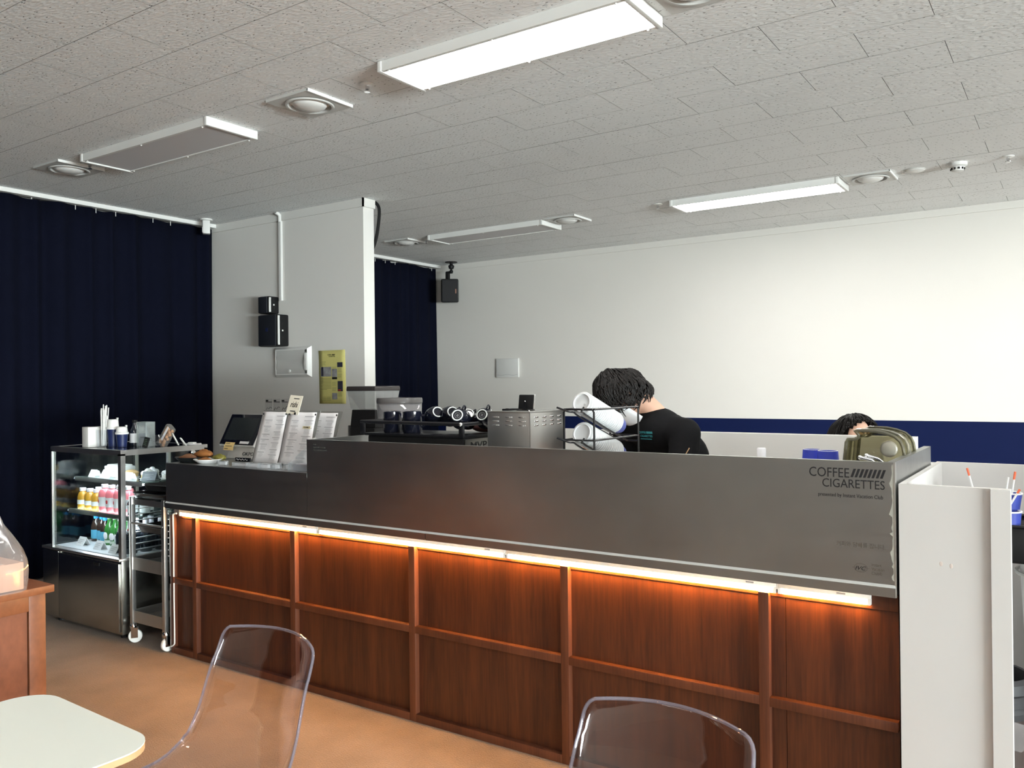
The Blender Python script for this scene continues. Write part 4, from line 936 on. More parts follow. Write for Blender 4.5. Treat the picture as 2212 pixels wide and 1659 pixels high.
# tilted menu boards, A4 sheets pinned on a grey metal plate
def board(x0, x1, yb, yt, zb, zt, label, sheets, name='menu_board', group=None):
    t = thing(name, label, 'menu', ((x0 + x1) / 2, yb, ZC), 0, group)
    L = math.hypot(yt - yb, zt - zb); a = math.atan2(yt - yb, zt - zb)
    R = Matrix.Translation((0, yb, zb)) @ Matrix.Rotation(-a, 4, 'X')
    MB().box(x0, x1, 0, .004, 0, L, R).build('plate', mat('board_grey', (.30, .30, .28), .45, .6), t)
    MB().box(x0, x1, -.03, .07, -.001, .003, Matrix.Translation((0, yb + .0, zb))).build('foot_plate', ACRYL, t)
    MB().tube([(.5 * (x0 + x1), yb + (yt - yb) * .7, zb + (zt - zb) * .7), (.5 * (x0 + x1), yt + .05, ZC)], .004, 6).build('prop', mat('board_grey', (.3, .3, .28), .45, .6), t)
    for (sx0, sx1, seed, dens) in sheets:
        rnd = random.Random(seed); rows = []
        for k in range(12):
            f = k / 11
            rows.append([R @ Vector((sx0 + (sx1 - sx0) * j / 6 + .006 * math.sin(2.2 * f + 1) * (1 - f) - .004 * f, -.003 - .004 * math.sin(j * .9 + f * 3) ** 2, .004 + (L - .014) * f)) for j in range(7)])
        MB().grid(rows).build('menu_sheet', PAPER, t, smooth='all', solid=.0005)
        b = MB(); w = sx1 - sx0
        b.box(sx0 + w * .62, sx0 + w * .92, -.0098, -.0092, L * .875, L * .888, R)
        for c in (.1, .55):
            z = .80
            while z > .1:
                n = rnd.randint(2, 5); wd = rnd.uniform(.24, .34)
                b.box(sx0 + w * (c + .08), sx0 + w * (c + .08 + wd), -.0098, -.0092, L * z, L * z + .0030, R); z -= .02
                for q in range(n): b.box(sx0 + w * (c + .14), sx0 + w * (c + .14 + rnd.uniform(.12, .25)), -.0098, -.0092, L * z, L * z + .0010, R); z -= .018
                z -= rnd.uniform(.02, .05)
        b.build('print', mat('ink_menu', (.42, .41, .43), .8), t)
        for u in (.04, .96): MB().ball(R @ Vector((sx0 + w * u, -.008, L - .022)), (.004, .004, .0055), 8, 6).build('pin', BLACK, t)
    return t, R, L
mbx = (PY(544, 998, 2.80).x, PY(661, 1000, 2.80).x)
t, R, L = board(mbx[0] - .006, mbx[1] + .012, 2.80, 2.885, ZC + .003, 1.264, 'grey menu board with two long price lists on low counter', [(mbx[0] + .001, mbx[0] + .192, 1, 1), (mbx[0] + .200, mbx[1] + .002, 2, 1)])
MB().box(mbx[1] - .075, mbx[1] - .02, -.0105, -.0095, L * .66, L * .705, R).build('sticker', mat('sticker_yellow', (.70, .62, .38), .7), t)
text('sticker_text', 'COMBO', INK, t, R @ Vector((mbx[1] - .068, -.0112, L * .67)), .011, .042, M=R.to_3x3().to_4x4() @ Matrix.Rotation(math.radians(90), 4, 'X'))
m3 = (PY(682, 888, 3.0).x, PY(743, 887, 3.0).x)
board(m3[0] - .03, m3[1] - .012, 2.91, 3.0, ZC + .003, 1.257, 'smaller menu board standing behind the raised steel step', [(m3[0] - .026, m3[1] - .028, 3, 1)])
# cream card with lettering
c = [PY(624, 855, 2.90), PY(652, 853, 2.90)]
t = thing('tea_card', 'cream card lettered rishi clipped on top of the menu board', 'card', (c[0].x + .045, 2.88, 1.24))
R = Matrix.Translation((PY(633, 893, 2.875).x, 2.872, PY(633, 893, 2.875).z - .004)) @ Matrix.Rotation(-.3, 4, 'X') @ Matrix.Rotation(.06, 4, 'Y')
MB().box(-.052, .042, -.001, .001, 0, .098, R).build('card', CREAMP, t)
text('lettering', 'rishi', INK, t, R @ Vector((-.030, -.0018, .036)), .044, .052, M=R.to_3x3().to_4x4() @ Matrix.Rotation(math.radians(90), 4, 'X') , italic=.12)
b = MB().box(-.018, .022, -.0018, -.0009, .079, .083, R).box(-.024, .016, -.0018, -.0009, .013, .018, R); b.build('small_print', INK, t)
MB().box(.016, .024, -.006, .004, -.002, .010, R).build('clip', BLACK, t)
# POS terminal with tilted screen
PT = PY(519, 900, 3.02)
t = thing('pos_terminal', 'tilted black touch screen terminal with grey base on low counter', 'terminal', (-3.83, 3.0, ZC), 0)
R = Matrix.Translation((-3.845, 2.965, 1.055)) @ Matrix.Rotation(-.50, 4, 'X')
MB().box(-.148, .148, -.012, .012, 0, .20, R).build('shell', WHITE, t, bevel=.010, smooth=True)
MB().box(-.142, .142, -.017, -.010, .008, .194, R).build('bezel', BLACKG, t, bevel=.005, smooth=True)
MB().box(-.118, .118, -.0182, -.0168, .036, .172, R).build('screen', mat('screen_off', (.018, .022, .024), .18), t)
MB().box(.03, .105, -.0188, -.0175, .014, .028, R).build('sticker', PAPER, t)
MB().prism([(2.94, ZC), (3.12, ZC), (3.10, 1.045), (3.02, 1.10), (2.965, 1.056)], 'x', -3.91, -3.70).build('base', mat('pos_grey', (.50, .49, .46), .5), t, bevel=.008, smooth=True)
text('lettering', 'OKPOS', INK, t, (PY(523, 985, 2.945).x, 2.9445, 1.014), .028, .108, M=Matrix.Rotation(math.radians(90 - 20), 4, 'X'))
# yellow sticky note on the terminal
t = thing('sticky_note', 'yellow sticky note hanging from the corner of the touch screen', 'note', (-3.96, 2.945, 1.03))
q = [PY(488, 954.5, 2.94), PY(508, 956, 2.94), PY(503, 973, 2.93), PY(482.5, 972, 2.93)]
b = MB(); b.grid([[q[0], q[1]], [(q[0] + q[3]) / 2 + Vector((0, -.004, 0)), (q[1] + q[2]) / 2 + Vector((0, -.004, 0))], [q[3], q[2]]]).build('note', mat('note_yellow', (.72, .52, .22), .7), t, solid=.0008)
b = MB()
for k, f in enumerate((.15, .48, .8)):
    A = q[0].lerp(q[3], f); B = q[1].lerp(q[2], f); s = A.lerp(B, .15); e = A.lerp(B, (.6, .85, .5)[k])
    b.box(s.x, e.x, s.y - .0065, s.y - .0055, s.z - .001, s.z + .0018)
b.build('writing', INK, t)
# card rack behind the plates, black wire with dark cards
t = thing('card_rack', 'black wire rack of dark cards beside the touch screen', 'rack', (-4.0 + .03, 3.08, ZC))
b = MB()
for x in (-4.03, -3.90):
    b.tube([(x, 3.05, ZC), (x - .0, 3.07, 1.10), (x, 3.12, 1.10), (x, 3.12, ZC)], .003, 6)
for z in (1.02, 1.06, 1.10): b.tube([(-4.03, 3.06, z), (-3.90, 3.06, z)], .0025, 6)
b.build('frame', BLACKM, t)
for k in range(3): bx('card', mat('card_black', (.02, .02, .022), .6), t, -4.02, -3.91, 3.068 + .012 * k, 3.072 + .012 * k, 1.002, 1.06 + .022 * k)
b = MB(); [b.tube(catmull([(-4.015 + .02 * k, 3.0665, 1.02), (-4.008 + .02 * k, 3.0665, 1.045), (-4.0 + .02 * k, 3.0665, 1.015)], 4), .0012, 5) for k in range(5)]; b.build('scribble', INKG, t)
# pastries
CRUST = mat('pastry', (.30, .115, .03), .6, var=.35, vscale=30, bump=.4, bscale=60); GREENP = mat('green_tea_pastry', (.22, .20, .04), .7, var=.3, vscale=40, bump=.4, bscale=60); DARKP = mat('dark_pastry', (.22, .10, .05), .7, var=.3, vscale=40, bump=.4, bscale=60)
def croissant(loc, m, L_, r, label, rz, cat='pastry'):
    t = thing('pastry', label, cat, loc, rz, 'pastries on the low counter')
    pts = []; rs = []
    for k in range(15):
        f = k / 14 * 2 - 1; pts.append((f * L_, -.25 * L_ * f * f, r * .92)); rs.append(max(.006, r * (1 - abs(f) ** 2.2) * (1 + .10 * (k % 2)) + .004))
    b = MB().tube(pts, rs, 12); b.bm.transform(Matrix.Diagonal((1, 1.15, .72, 1))); b.build('crust', m, t, smooth='all', local=True)
    b = MB().tube([(p[0] * .8, p[1], (p[2] + rs[k] * .8) * .72) for k, p in enumerate(pts)], [x * .30 for x in rs], 8); b.build('ridge', m, t, smooth='all', local=True)
pb = PZ(423, 996, ZC)
bowl = thing('black_dish', 'shallow black dish holding brown pastries', 'dish', (-3.885, 2.715, ZC))
MB().lathe([(0, 0), (.062, 0), (.085, .024), (.083, .026), (.060, .005), (0, .005)], n=28, sx=1.15).build('dish', mat('black_dish', (.012, .014, .015), .4), bowl, smooth=30, local=True)
MB().tube([(1.15 * .084 * math.cos(a * math.pi / 14), .084 * math.sin(a * math.pi / 14), .025) for a in range(28)], .002, 6, closed=True).build('rim', BLACK, bowl, local=True)
croissant((-3.91, 2.71, ZC + .007), DARKP, .055, .020, 'dark brown pastry in the black dish', .2)
croissant((-3.855, 2.765, ZC + .020), CRUST, .06, .026, 'golden croissant leaning behind the white plate', .1)
pl = thing('white_plate', 'small white plate with pastries at the counter front edge', 'plate', (-3.735, 2.70, ZC))
MB().lathe([(0, .003), (.042, .003), (.042, 0), (.046, 0), (.072, .019), (.074, .021), (.070, .021), (.045, .006), (0, .006)], n=28).build('plate', mat('porcelain', (.82, .83, .84), .25), pl, smooth=30, local=True)
MB().tube([(.072 * math.cos(a * math.pi / 14), .072 * math.sin(a * math.pi / 14), .0208) for a in range(28)], .0018, 6, closed=True).build('rim', WHITE, pl, local=True)
croissant((-3.745, 2.695, ZC + .008), CRUST, .045, .012, 'flat golden pastry on the white plate', .1)
croissant((-3.725, 2.765, ZC + .012), GREENP, .052, .018, 'olive green pastry behind the white plate', -.1)
# little black name plate
t = thing('name_plate', 'small black name plate with pale script in front of terminal', 'sign', (-3.66, 2.86, ZC), 0)
MB().box(-3.72, -3.60, 2.855, 2.865, ZC, ZC + .018).build('plate', BLACKG, t, bevel=.001)
MB().tube(catmull([(-3.71 + .0085 * k, 2.8535, ZC + .009 + .004 * math.sin(k * 2.3)) for k in range(12)], 4), .0013, 5).build('script', PAPER, t)
# clear acrylic blocks along the front edge
def acrylic_block(x, y, w, d, h, label, rz=0):
    t = thing('acrylic_holder', label, 'card holder', (x, y, ZC), rz, 'clear acrylic holders along the counter edge')
    MB().box(-w / 2, w / 2, -d / 2, d / 2, 0, h).build('block', thin_glass('block_acrylic', (.88, .90, .91), 1.55, .03, (.85, .87, .9), .18), t, bevel=.002, local=True)
    bx('insert', PAPER, t, -w / 2 + .003, w / 2 - .003, -.001, .001, .003, h * .72, local=True)
    bx('base', ACRYL, t, -w / 2, w / 2, -d / 2 - .012, d / 2 + .012, 0, .002, local=True)
acrylic_block(-3.555, 2.655, .062, .02, .024, 'short acrylic card holder beside the white plate')
acrylic_block(-3.44, 2.675, .105, .03, .018, 'long low acrylic holder before the menu board')
acrylic_block(-3.325, 2.66, .085, .03, .024, 'acrylic holder under the middle of the menu board')
acrylic_block(-3.235, 2.655, .075, .03, .024, 'acrylic holder under the right menu sheet')
acrylic_block(-3.155, 2.66, .035, .03, .028, 'narrow acrylic block near the leaflet tray')
acrylic_block(-3.095, 2.67, .030, .025, .03, 'small acrylic cube beside the leaflet tray')
t = thing('leaflet_tray', 'clear acrylic leaflet tray against the raised steel step', 'leaflet tray', (-2.97, 2.68, ZC))
AC2 = thin_glass('tray_acrylic', (.92, .94, .95), 1.5, .02, (.85, .87, .9), .10)
MB().prism([(2.63, ZC), (2.76, ZC), (2.78, 1.105), (2.755, 1.105), (2.64, 1.03)], 'x', -2.895, -2.891).build('side', thin_glass('tray_edge', (.75, .82, .88), 1.5, .02, (.8, .88, .95), .45), t)
MB().prism([(2.63, ZC), (2.76, ZC), (2.78, 1.105), (2.755, 1.105), (2.64, 1.03)], 'x', -3.048, -3.044).build('side', AC2, t)
MB().box(-3.044, -2.895, 0, .003, 0, .115, Matrix.Translation((0, 2.755, ZC)) @ Matrix.Rotation(-.2, 4, 'X')).build('back', AC2, t)
bx('front', AC2, t, -3.044, -2.895, 2.63, 2.633, ZC, 1.03); bx('leaflets', mat('leaflet_grey', (.34, .33, .37), .6), t, -3.03, -2.93, 2.65, 2.70, ZC + .001, ZC + .03)
t = thing('sanitizer_bottle', 'small clear pump bottle before the smaller menu board', 'bottle', (-3.085, 2.83, ZC))
MB().lathe([(0, 0), (.020, 0), (.020, .08), (.012, .095), (.010, .10), (0, .10)], n=18).build('bottle', PETG, t, smooth=40, local=True)
MB().lathe([(.0125, .098), (.0125, .114), (.004, .116), (.004, .132), (.010, .133), (.010, .139), (0, .14)], n=14).tube([(0, 0, .136), (.028, 0, .134)], .0035, 6).build('pump', WHITE, t, smooth=40, local=True)

# ================================================================== machines on the worktop
ZW = .886
# espresso machine seen from behind
ex0, ex1, ey0, ey1 = PY(784, 950, 2.80).x, PY(1000, 955, 2.80).x, 2.80, 3.07
em = thing('espresso_machine', 'black espresso machine with cup rail behind the steel front', 'coffee machine', ((ex0 + ex1) / 2, 2.93, ZW))
bx('body', BLACK, em, ex0 + .02, ex1 - .004, ey0 + .01, ey1, ZW + .06, 1.162, .012)
for x in (ex0 + .08, ex1 - .08):
    for y in (ey0 + .06, ey1 - .06): MB().lathe([(0, 0), (.022, 0), (.018, .062), (0, .062)], (x, y, ZW), 14).build('foot', CHROME, em, smooth=True)
bx('cup_tray', BLACKM, em, ex0 + .01, ex1, ey0, ey1 + .01, 1.158, 1.170, .003)
b = MB()
zr = 1.219
b.tube([(ex0, ey1 + .01, zr), (ex0, ey0 - .008, zr + .002), (ex1, ey0 - .008, zr - .002), (ex1, ey1 + .01, zr - .002)], .0085, 10)
b.build('cup_rail', BLACKM, em, smooth=True)
for x, y in ((ex0 + .003, ey0 - .004), (ex1 - .003, ey0 - .004), (ex0 + .003, ey1), (ex1 - .003, ey1)): bx('rail_post', BLACKM, em, x - .012, x + .012, y - .006, y + .006, 1.165, zr, .002)
MB().ball((ex1, ey0 - .015, zr - .002), .009, 12, 8).build('rail_stud', CHROME, em, smooth='all')
bx('name_plate', mat('plate_chrome', (.45, .44, .42), .18, 1), em, ex1 - .004, ex1 + .001, ey0 + .015, ey0 + .22, 1.09, 1.152)
Mx = Matrix.Rotation(math.radians(90), 4, 'Z') @ Matrix.Rotation(math.radians(90), 4, 'X')
text('lettering', 'MVP', INK, em, (ex1 + .0018, ey0 + .055, 1.108), .045, .115, M=Mx)
for k in range(3): MB().lathe([(.0, 0), (.024, 0), (.024, .05), (.016, .065), (0, .065)], (ex0 + .15 + .18 * k, ey1 + .03, 1.0), 16).build('group_head', CHROME, em, smooth=True)
# cups on the machine
def mug(loc, r, h, label, group, rz):
    t = thing('mug', label, 'mug', loc, rz, group)
    MB().lathe([(0, 0), (r * .92, 0), (r, .006), (r, h - .002), (r - .003, h), (r - .005, h - .003), (r - .005, .008), (0, .006)], n=28).build('body', BLACKG, t, smooth=40, local=True)
    MB().tube(catmull([(r - .002, 0, h * .8), (r + .022, 0, h * .75), (r + .026, 0, h * .45), (r - .002, 0, h * .25)], 5), .0045, 8).build('handle', BLACKG, t, smooth=True, local=True)
    MB().lathe([(r - .006, h - .004), (r - .0055, .02)], n=28).build('glaze', mat('glaze_white', (.75, .78, .78), .25), t, smooth=True, local=True)
ZM = 1.1705
q1, q2 = PY(848, 930, 2.865), PY(891, 930, 2.865)
mug((q1.x, 2.865, ZM), .041, .096, 'glossy black mug standing upright at the machine rail', 'upright black mugs', 2.4)
mug((q2.x, 2.865, ZM), .043, .098, 'glossy black mug with pale rim beside the tilted cups', 'upright black mugs', .5)
def tilted_cup(px, py, y, dirv, r, label, mark):
    c = PY(px, py, y); d = Vector(dirv).normalized()
    t = thing('coffee_cup', label, 'cup', (c.x, c.y, c.z), 0, 'black cups lying on the machine')
    R = Vector((0, 0, 1)).rotation_difference(d).to_matrix().to_4x4()   # cup axis: foot at +d
    h = r * 1.35
    MB().lathe([(r * .48, 0), (r * .62, -.006), (r * .86, -h * .35), (r, -h * .75), (r * 1.01, -h), (r * .96, -h), (r * .8, -h * .4), (r * .5, -.008), (0, -.008)], n=28, M=R).build('bowl', BLACKG, t, smooth=40, local=True)
    MB().tube([R @ Vector((r * .5 * math.cos(a * math.pi / 14), r * .5 * math.sin(a * math.pi / 14), .001)) for a in range(28)], .0028, 6, closed=True).build('foot_ring', mat('glaze_white', (.75, .78, .78), .25), t, smooth=True, local=True)
    MB().lathe([(0, -.002), (r * .47, -.002)], n=24, M=R).build('base', BLACKG, t, local=True)
    if mark:
        b = MB().tube([R @ Vector((r * .27 * math.cos(a * math.pi / 10), r * .27 * math.sin(a * math.pi / 10), -.0015)) for a in range(20)], .0007, 5, closed=True)
        for k in (-1, 0, 1): b.tube([R @ Vector((k * r * .08, -r * .13, -.0015)), R @ Vector((k * r * .08, r * .13, -.0015))], .0007, 5)
        b.build('base_mark', INKG, t, local=True)
    MB().tube([R @ Vector(p) for p in catmull([(0, r * .78, -h * .3), (0, r * 1.2, -h * .38), (0, r * 1.22, -h * .7), (0, r * .98, -h * .85)], 5)], .004, 8).build('handle', BLACKG, t, smooth=True, local=True)
tilted_cup(946, 890, 2.90, (.75, -.45, .42), .045, 'black cup leaning between the mugs and the logo cups', False)
tilted_cup(978, 890, 2.91, (.72, -.5, .40), .045, 'second leaning black cup showing only its white foot ring', False)
tilted_cup(988, 897, 2.85, (.35, -.9, .35), .045, 'black cup with a printed base facing out above the rail end', True)
tilted_cup(1041, 896, 2.93, (.30, -.9, .36), .045, 'black cup with a printed base beside the stainless box', True)
tilted_cup(1012, 893, 2.98, (.5, -.5, .6), .045, 'black cup lying behind the two printed ones', False)
t = thing('dish_cloth', 'dark red folded cloth behind the cups on the machine', 'cloth', (-2.20, 3.04, ZM)); MB().ball((-2.20, 3.035, ZM + .045), (.065, .03, .045), 16, 8).build('fold', mat('cloth_maroon', (.05, .014, .012), .9), t, smooth='all'); MB().ball((-2.20, 3.03, ZM + .02), (.07, .035, .02), 16, 8).build('under_fold', mat('cloth_maroon', (.05, .014, .012), .9), t, smooth='all')
# grinder with square hopper
g = thing('coffee_grinder', 'black coffee grinder with tapering clear hopper beside the machine', 'grinder', (-3.288, 3.46, ZW))
hx0, hx1 = PY(769, 850, 3.17).x, PY(817, 850, 3.17).x
def hop(z0, z1, ins0, ins1, m, name, par, cx, cy, hw, hd, sol=0, cap=False, bev=0):
    b = MB()
    if cap:
        P = [[Vector((cx + sx * (hw - i), cy + sy * (hd - i), z)) for sx, sy in ((-1, -1), (1, -1), (1, 1), (-1, 1))] for i, z in ((ins0, z0), (ins1, z1))]
        b.grid(P, True); b.bm.verts.ensure_lookup_table(); b.bm.faces.new(b.bm.verts[0:4]); b.bm.faces.new(b.bm.verts[4:8])
        return b.build(name, m, par, bevel=bev, smooth=bool(bev))
    P = [[Vector((cx + sx * (hw - i), cy + sy * (hd - i), z)) for sx, sy in ((-1, -1), (1, -1), (1, 1), (-1, 1))] for i, z in ((ins0, z0), (ins1, z1))]
    return b.grid(P, True).build(name, m, par, solid=sol)
gx = (hx0 + PXx(857, 835, -2.98).x) / 2; gx = -3.288; gy = 3.46
hop(1.253, 1.361, .015, 0, thin_glass('hopper_clear', (.87, .88, .88), 1.5, .03, (.75, .76, .76), .22), 'hopper', g, gx, gy, .105, .10, .003)
hop(1.357, 1.384, 0, .002, mat('lid_dark', (.035, .03, .03), .25), 'lid', g, gx, gy, .110, .105, cap=True, bev=.006)
hop(1.154, 1.253, .010, .018, BLACK, 'hopper_neck', g, gx, gy, .105, .10, cap=True, bev=.004)
bx('body', BLACK, g, gx - .10, gx + .09, gy - .09, gy + .12, ZW + .03, 1.158, .012)
bx('base', STEEL, g, gx - .11, gx + .10, gy - .12, gy + .13, ZW, ZW + .03, .005)
bx('side_strip', STEEL, g, gx - .104, gx - .098, gy - .10, gy - .07, ZW + .03, 1.165)
MB().prism([(gy - .1, 1.06), (gy - .17, 1.03), (gy - .17, 1.0), (gy - .09, 1.0)], 'x', gx - .03, gx + .03).build('spout', BLACKM, g, bevel=.004)
g2 = thing('coffee_grinder', 'second grinder with round clear canister behind the machine', 'grinder', (PY(863, 880, 3.23).x, 3.23, ZW))
cx2, cy2 = PY(863, 880, 3.23).x, 3.23
MB().lathe([(.088, 1.20), (.111, 1.215), (.114, 1.30)], (cx2, cy2, 0), 32).build('canister', thin_glass('canister_clear', (.84, .84, .85), 1.55, .05, (.7, .7, .72), .25), g2, smooth=True, solid=.003)
MB().lathe([(0, 1.325), (.115, 1.322), (.118, 1.312), (.118, 1.296), (.113, 1.296)], (cx2, cy2, 0), 32).build('lid', mat('lid_grey', (.12, .115, .115), .2), g2, smooth=30)
MB().lathe([(0, ZW), (.10, ZW), (.10, ZW + .03), (.085, ZW + .04), (.085, 1.20), (0, 1.20)], (cx2, cy2, 0), 24).build('body', BLACK, g2, smooth=30)
# stainless box with louvres
bxx0, bxx1, by0, by1, bz1 = -2.058, -1.845, 2.85, 3.115, 1.270
sb = thing('steel_box', 'stainless steel cabinet with rows of louvres on the worktop', 'machine', (-1.95, 2.98, ZW))
bx('case', STEEL, sb, bxx0, bxx1, by0, by1, ZW, bz1, .002)
bx('lid', STEEL, sb, bxx0 - .002, bxx1 + .002, by0 - .003, by1 + .002, bz1 - .004, bz1 + .003, .001)
bx('corner_trim', ALU, sb, bxx1 - .002, bxx1 + .0015, by0 - .0015, by0 + .002, ZW, bz1 - .004)
for r in range(3):
    z = bz1 - .022 - .0165 * r
    for c in range(3):
        x = bxx0 + .040 + .066 * c
        MB().ball((x, by0 - .0002, z), (.017, .004, .0036), 12, 6).build('louvre', CHROME, sb, smooth='all')
        MB().ball((x + .0175, by0 - .001, z), .0028, 8, 6).build('rivet', CHROME, sb, smooth='all')
    for c in range(4):
        y = by0 + .046 + .062 * c
        MB().ball((bxx1 + .0002, y, z), (.005, .019, .0046), 12, 6).build('louvre', CHROME, sb, smooth='all')
for x in (bxx0 + .012, bxx1 - .012): MB().ball((x, by0 + .012, bz1 + .004), .004, 8, 6).build('screw', CHROME, sb, smooth='all')
# little tablet stand and phone on the box
t = thing('timer_screen', 'small black screen on a stand atop the stainless box', 'timer', (-1.925, 2.95, bz1 + .003))
q = PY(1136, 877, 2.95)
R = Matrix.Translation((q.x, 2.95, bz1 + .004)) @ Matrix.Rotation(-.15, 4, 'X')
MB().box(-.037, .037, -.006, .006, .004, .066, R).build('body', BLACK, t, bevel=.004, smooth=True)
MB().box(-.034, .039, -.002, .0075, .005, .068, R).build('frame', mat('frame_grey', (.45, .45, .44), .4), t, bevel=.003)
MB().prism([(-.012, 0), (.012, 0), (.002, .036), (-.002, .036)], 'y', -.012, -.007).build('prop', BLACKM, t, local=True).location = (q.x + 1.925, 0, .001)
MB().ball(R @ Vector((-.002, -.008, .036)), .004, 8, 6).build('knob', CHROME, t, smooth='all')
bx('base', BLACK, t, q.x - .035, q.x + .035, 2.93, 2.965, bz1 + .003, bz1 + .007)
t = thing('remote', 'flat black remote lying on the stainless box', 'remote', (-2.0, 2.94, bz1 + .003)); q = PY(1103, 886, 2.94); bx('case', BLACK, t, q.x - .017, q.x + .017, 2.90, 2.98, bz1 + .003, bz1 + .011, .002); bx('button', DARK, t, q.x - .005, q.x + .005, 2.91, 2.92, bz1 + .011, bz1 + .0125)

# ------------------------------------------------------------------ black wire rack with stacks of lids and cups
rx0, rx1, ry0, ry1, rzt = -1.609, -1.481, 2.722, 3.095, 1.287
rk = thing('wire_rack', 'black two-tier wire rack for lid and cup stacks', 'wire rack', ((rx0 + rx1) / 2, (ry0 + ry1) / 2, ZW))
b = MB()
for y in (ry0, ry1): b.tube([(rx0, y, ZW), (rx0, y, rzt - .01), (rx0 + .008, y, rzt), (rx1 - .008, y, rzt), (rx1, y, rzt - .01), (rx1, y, ZW)], .0042, 8)
b.build('end_frame', BLACKM, rk, smooth=True)
b = MB()
for z in (rzt, 1.172, ZW + .1):
    for x in (rx0, rx1): b.tube([(x, ry0, z), (x, ry1, z)], .0036, 8)
    if z < rzt:
        for y in (ry0, ry1): b.tube([(rx0, y, z), (rx1, y, z)], .0034, 8)
b.build('side_rail', BLACKM, rk, smooth=True)
axis_lo = {}
for tier, (zf, zb_) in enumerate(((1.262, 1.150), (1.148, 1.036))):
    for s in (.020, -.020):
        xm = (rx0 + rx1) / 2 + s
        MB().tube(catmull([(xm + (.03 if s > 0 else -.045), ry0 - .052, zf + .034), (xm + s * .4, ry0 - .030, zf + .018), (xm, ry0 - .004, zf + .014), (xm, ry0 + .03, zf), (xm, (ry0 + ry1) / 2, (zf + zb_) / 2), (xm, ry1 - .01, zb_)], 6), .0036, 8).build('chute_wire', BLACKM, rk, smooth=True)
    MB().tube([(rx0, ry1, zb_), (rx1, ry1, zb_)], .0034, 8).build('stop_bar', BLACKM, rk, smooth=True)
def stack(tier, n, label_l, group):
    zf, zb_ = ((1.262, 1.150), (1.148, 1.036))[tier]
    a = Vector((0, ry1 - ry0 - .03, zb_ - zf)).normalized(); up = Vector((0, -a.z, a.y))
    R = Vector((0, 0, 1)).rotation_difference(-a).to_matrix().to_4x4()   # lid top faces the front, uphill
    r = .0445; xm = (rx0 + rx1) / 2
    p0 = Vector((xm, ry0 + .012, zf + .006)) + up * (r * .92 + .004)
    prof = [(r - .012, .0), (r - .012, .0045), (r - .010, .006), (r - .009, .005), (r - .009, -.001), (r - .0015, -.0015), (r, -.003), (r, -.0095), (r - .0015, -.011), (r - .011, -.0105), (r - .013, -.004), (r - .012, .0)]
    me = None
    for k in range(n):
        t = thing('drink_cover', label_l, 'cup lid', tuple(p0 + a * (.0136 * k)), 0, group)
        if me is None:
            o = MB().lathe(prof, n=26, M=R).build('rim', mat('lid_white', (.60, .61, .62), .4), t, smooth=30, local=True); o2 = MB().lathe([(0, .0005), (r - .012, .0)], n=26, M=R).build('disc', mat('lid_white', (.60, .61, .62), .4), t, local=True); me = (o.data, o2.data)
            if tier == 0: text('embossing', 'D', INKG, t, tuple(p0 + R.to_3x3() @ Vector((.008, -.012, .0012))), .012, None, M=R.to_3x3().to_4x4())
        else:
            for nm, d in zip(('rim', 'disc'), me): link(nm, d, t)
    # blue cup that ends the stack
    e = p0 + a * (.0136 * n - .006)
    t = thing('paper_cup', 'blue paper cup at the foot of the %s lid stack in the wire rack' % ('upper', 'lower')[tier], 'paper cup', tuple(e), 0, 'blue cups ending the lid stacks')
    R3 = R
    MB().lathe([(r - .004, 0), (r - .012, -.052), (r - .013, -.052), (0, -.050)], n=26, M=R3).build('body', mat('cup_lavender', (.10, .12, .34), .4), t, smooth=30, local=True)
    MB().tube([R3 @ Vector(((r - .004) * math.cos(q * math.pi / 13), (r - .004) * math.sin(q * math.pi / 13), 0)) for q in range(26)], .002, 6, closed=True).build('rim', WHITE, t, local=True)
stack(0, 20, 'white cup lid in the upper stack of the wire rack', 'white lids in the upper stack')
stack(1, 20, 'white cup lid in the lower stack of the wire rack', 'white lids in the lower stack')

# ------------------------------------------------------------------ right end of the worktop
def inv_stack(px0, px1, pt, y, label):
    a, b_ = PY(px0, pt, y), PY(px1, pt, y); x = (a.x + b_.x) / 2; r = (b_.x - a.x) / 2; h = a.z - ZW
    t = thing('cup_stack', label, 'cup stack', (x, y, ZW), 0, 'inverted blue cup stacks')
    k = 0; z = 0
    step = .021
    n = int((h - .075) / step)
    for k in range(n): MB().lathe([(r * 1.12, 0), (r * 1.14, .003), (r * 1.12, .006), (r * 1.10, step)], (0, 0, k * step), 24).build('cup_rim', mat('blue_frost', (.03, .05, .42), .5, var=.12, vscale=40), t, local=True, smooth=30)
    MB().lathe([(r * 1.12, 0), (r * 1.14, .003), (r * 1.12, .006), (r * .97, h - n * step - .003), (r * .95, h - n * step), (r * .88, h - n * step), (r * .86, h - n * step - .006), (0, h - n * step - .006)], (0, 0, n * step), 24).build('top_cup', mat('blue_frost', (.03, .05, .42), .5, var=.12, vscale=40), t, local=True, smooth=30)
    MB().tube([(r * .92 * math.cos(q * math.pi / 14), r * .92 * math.sin(q * math.pi / 14), h) for q in range(28)], .0012, 5, closed=True).build('worn_edge', WHITE, t, local=True)
inv_stack(1734, 1774, 970, 3.10, 'inverted blue cup stack on the side away from the smoked cover')
inv_stack(1766, 1811, 973, 3.04, 'inverted blue cup stack on the side of the smoked cover')
t = bottle('water_bottle', [(0, 0), (.030, 0), (.032, .004), (.032, .17), (.014, .215), (.012, .225), (0, .225)], PETG, (PY(1645, 975, 3.0).x, 3.0, ZW), 'clear water bottle with white cap behind the steel front', 'bottle', None, CAPW, [(.0155, .222), (.0155, .256), (.014, .258), (0, .258)], LABW, [(.0325, .06), (.0325, .12)])
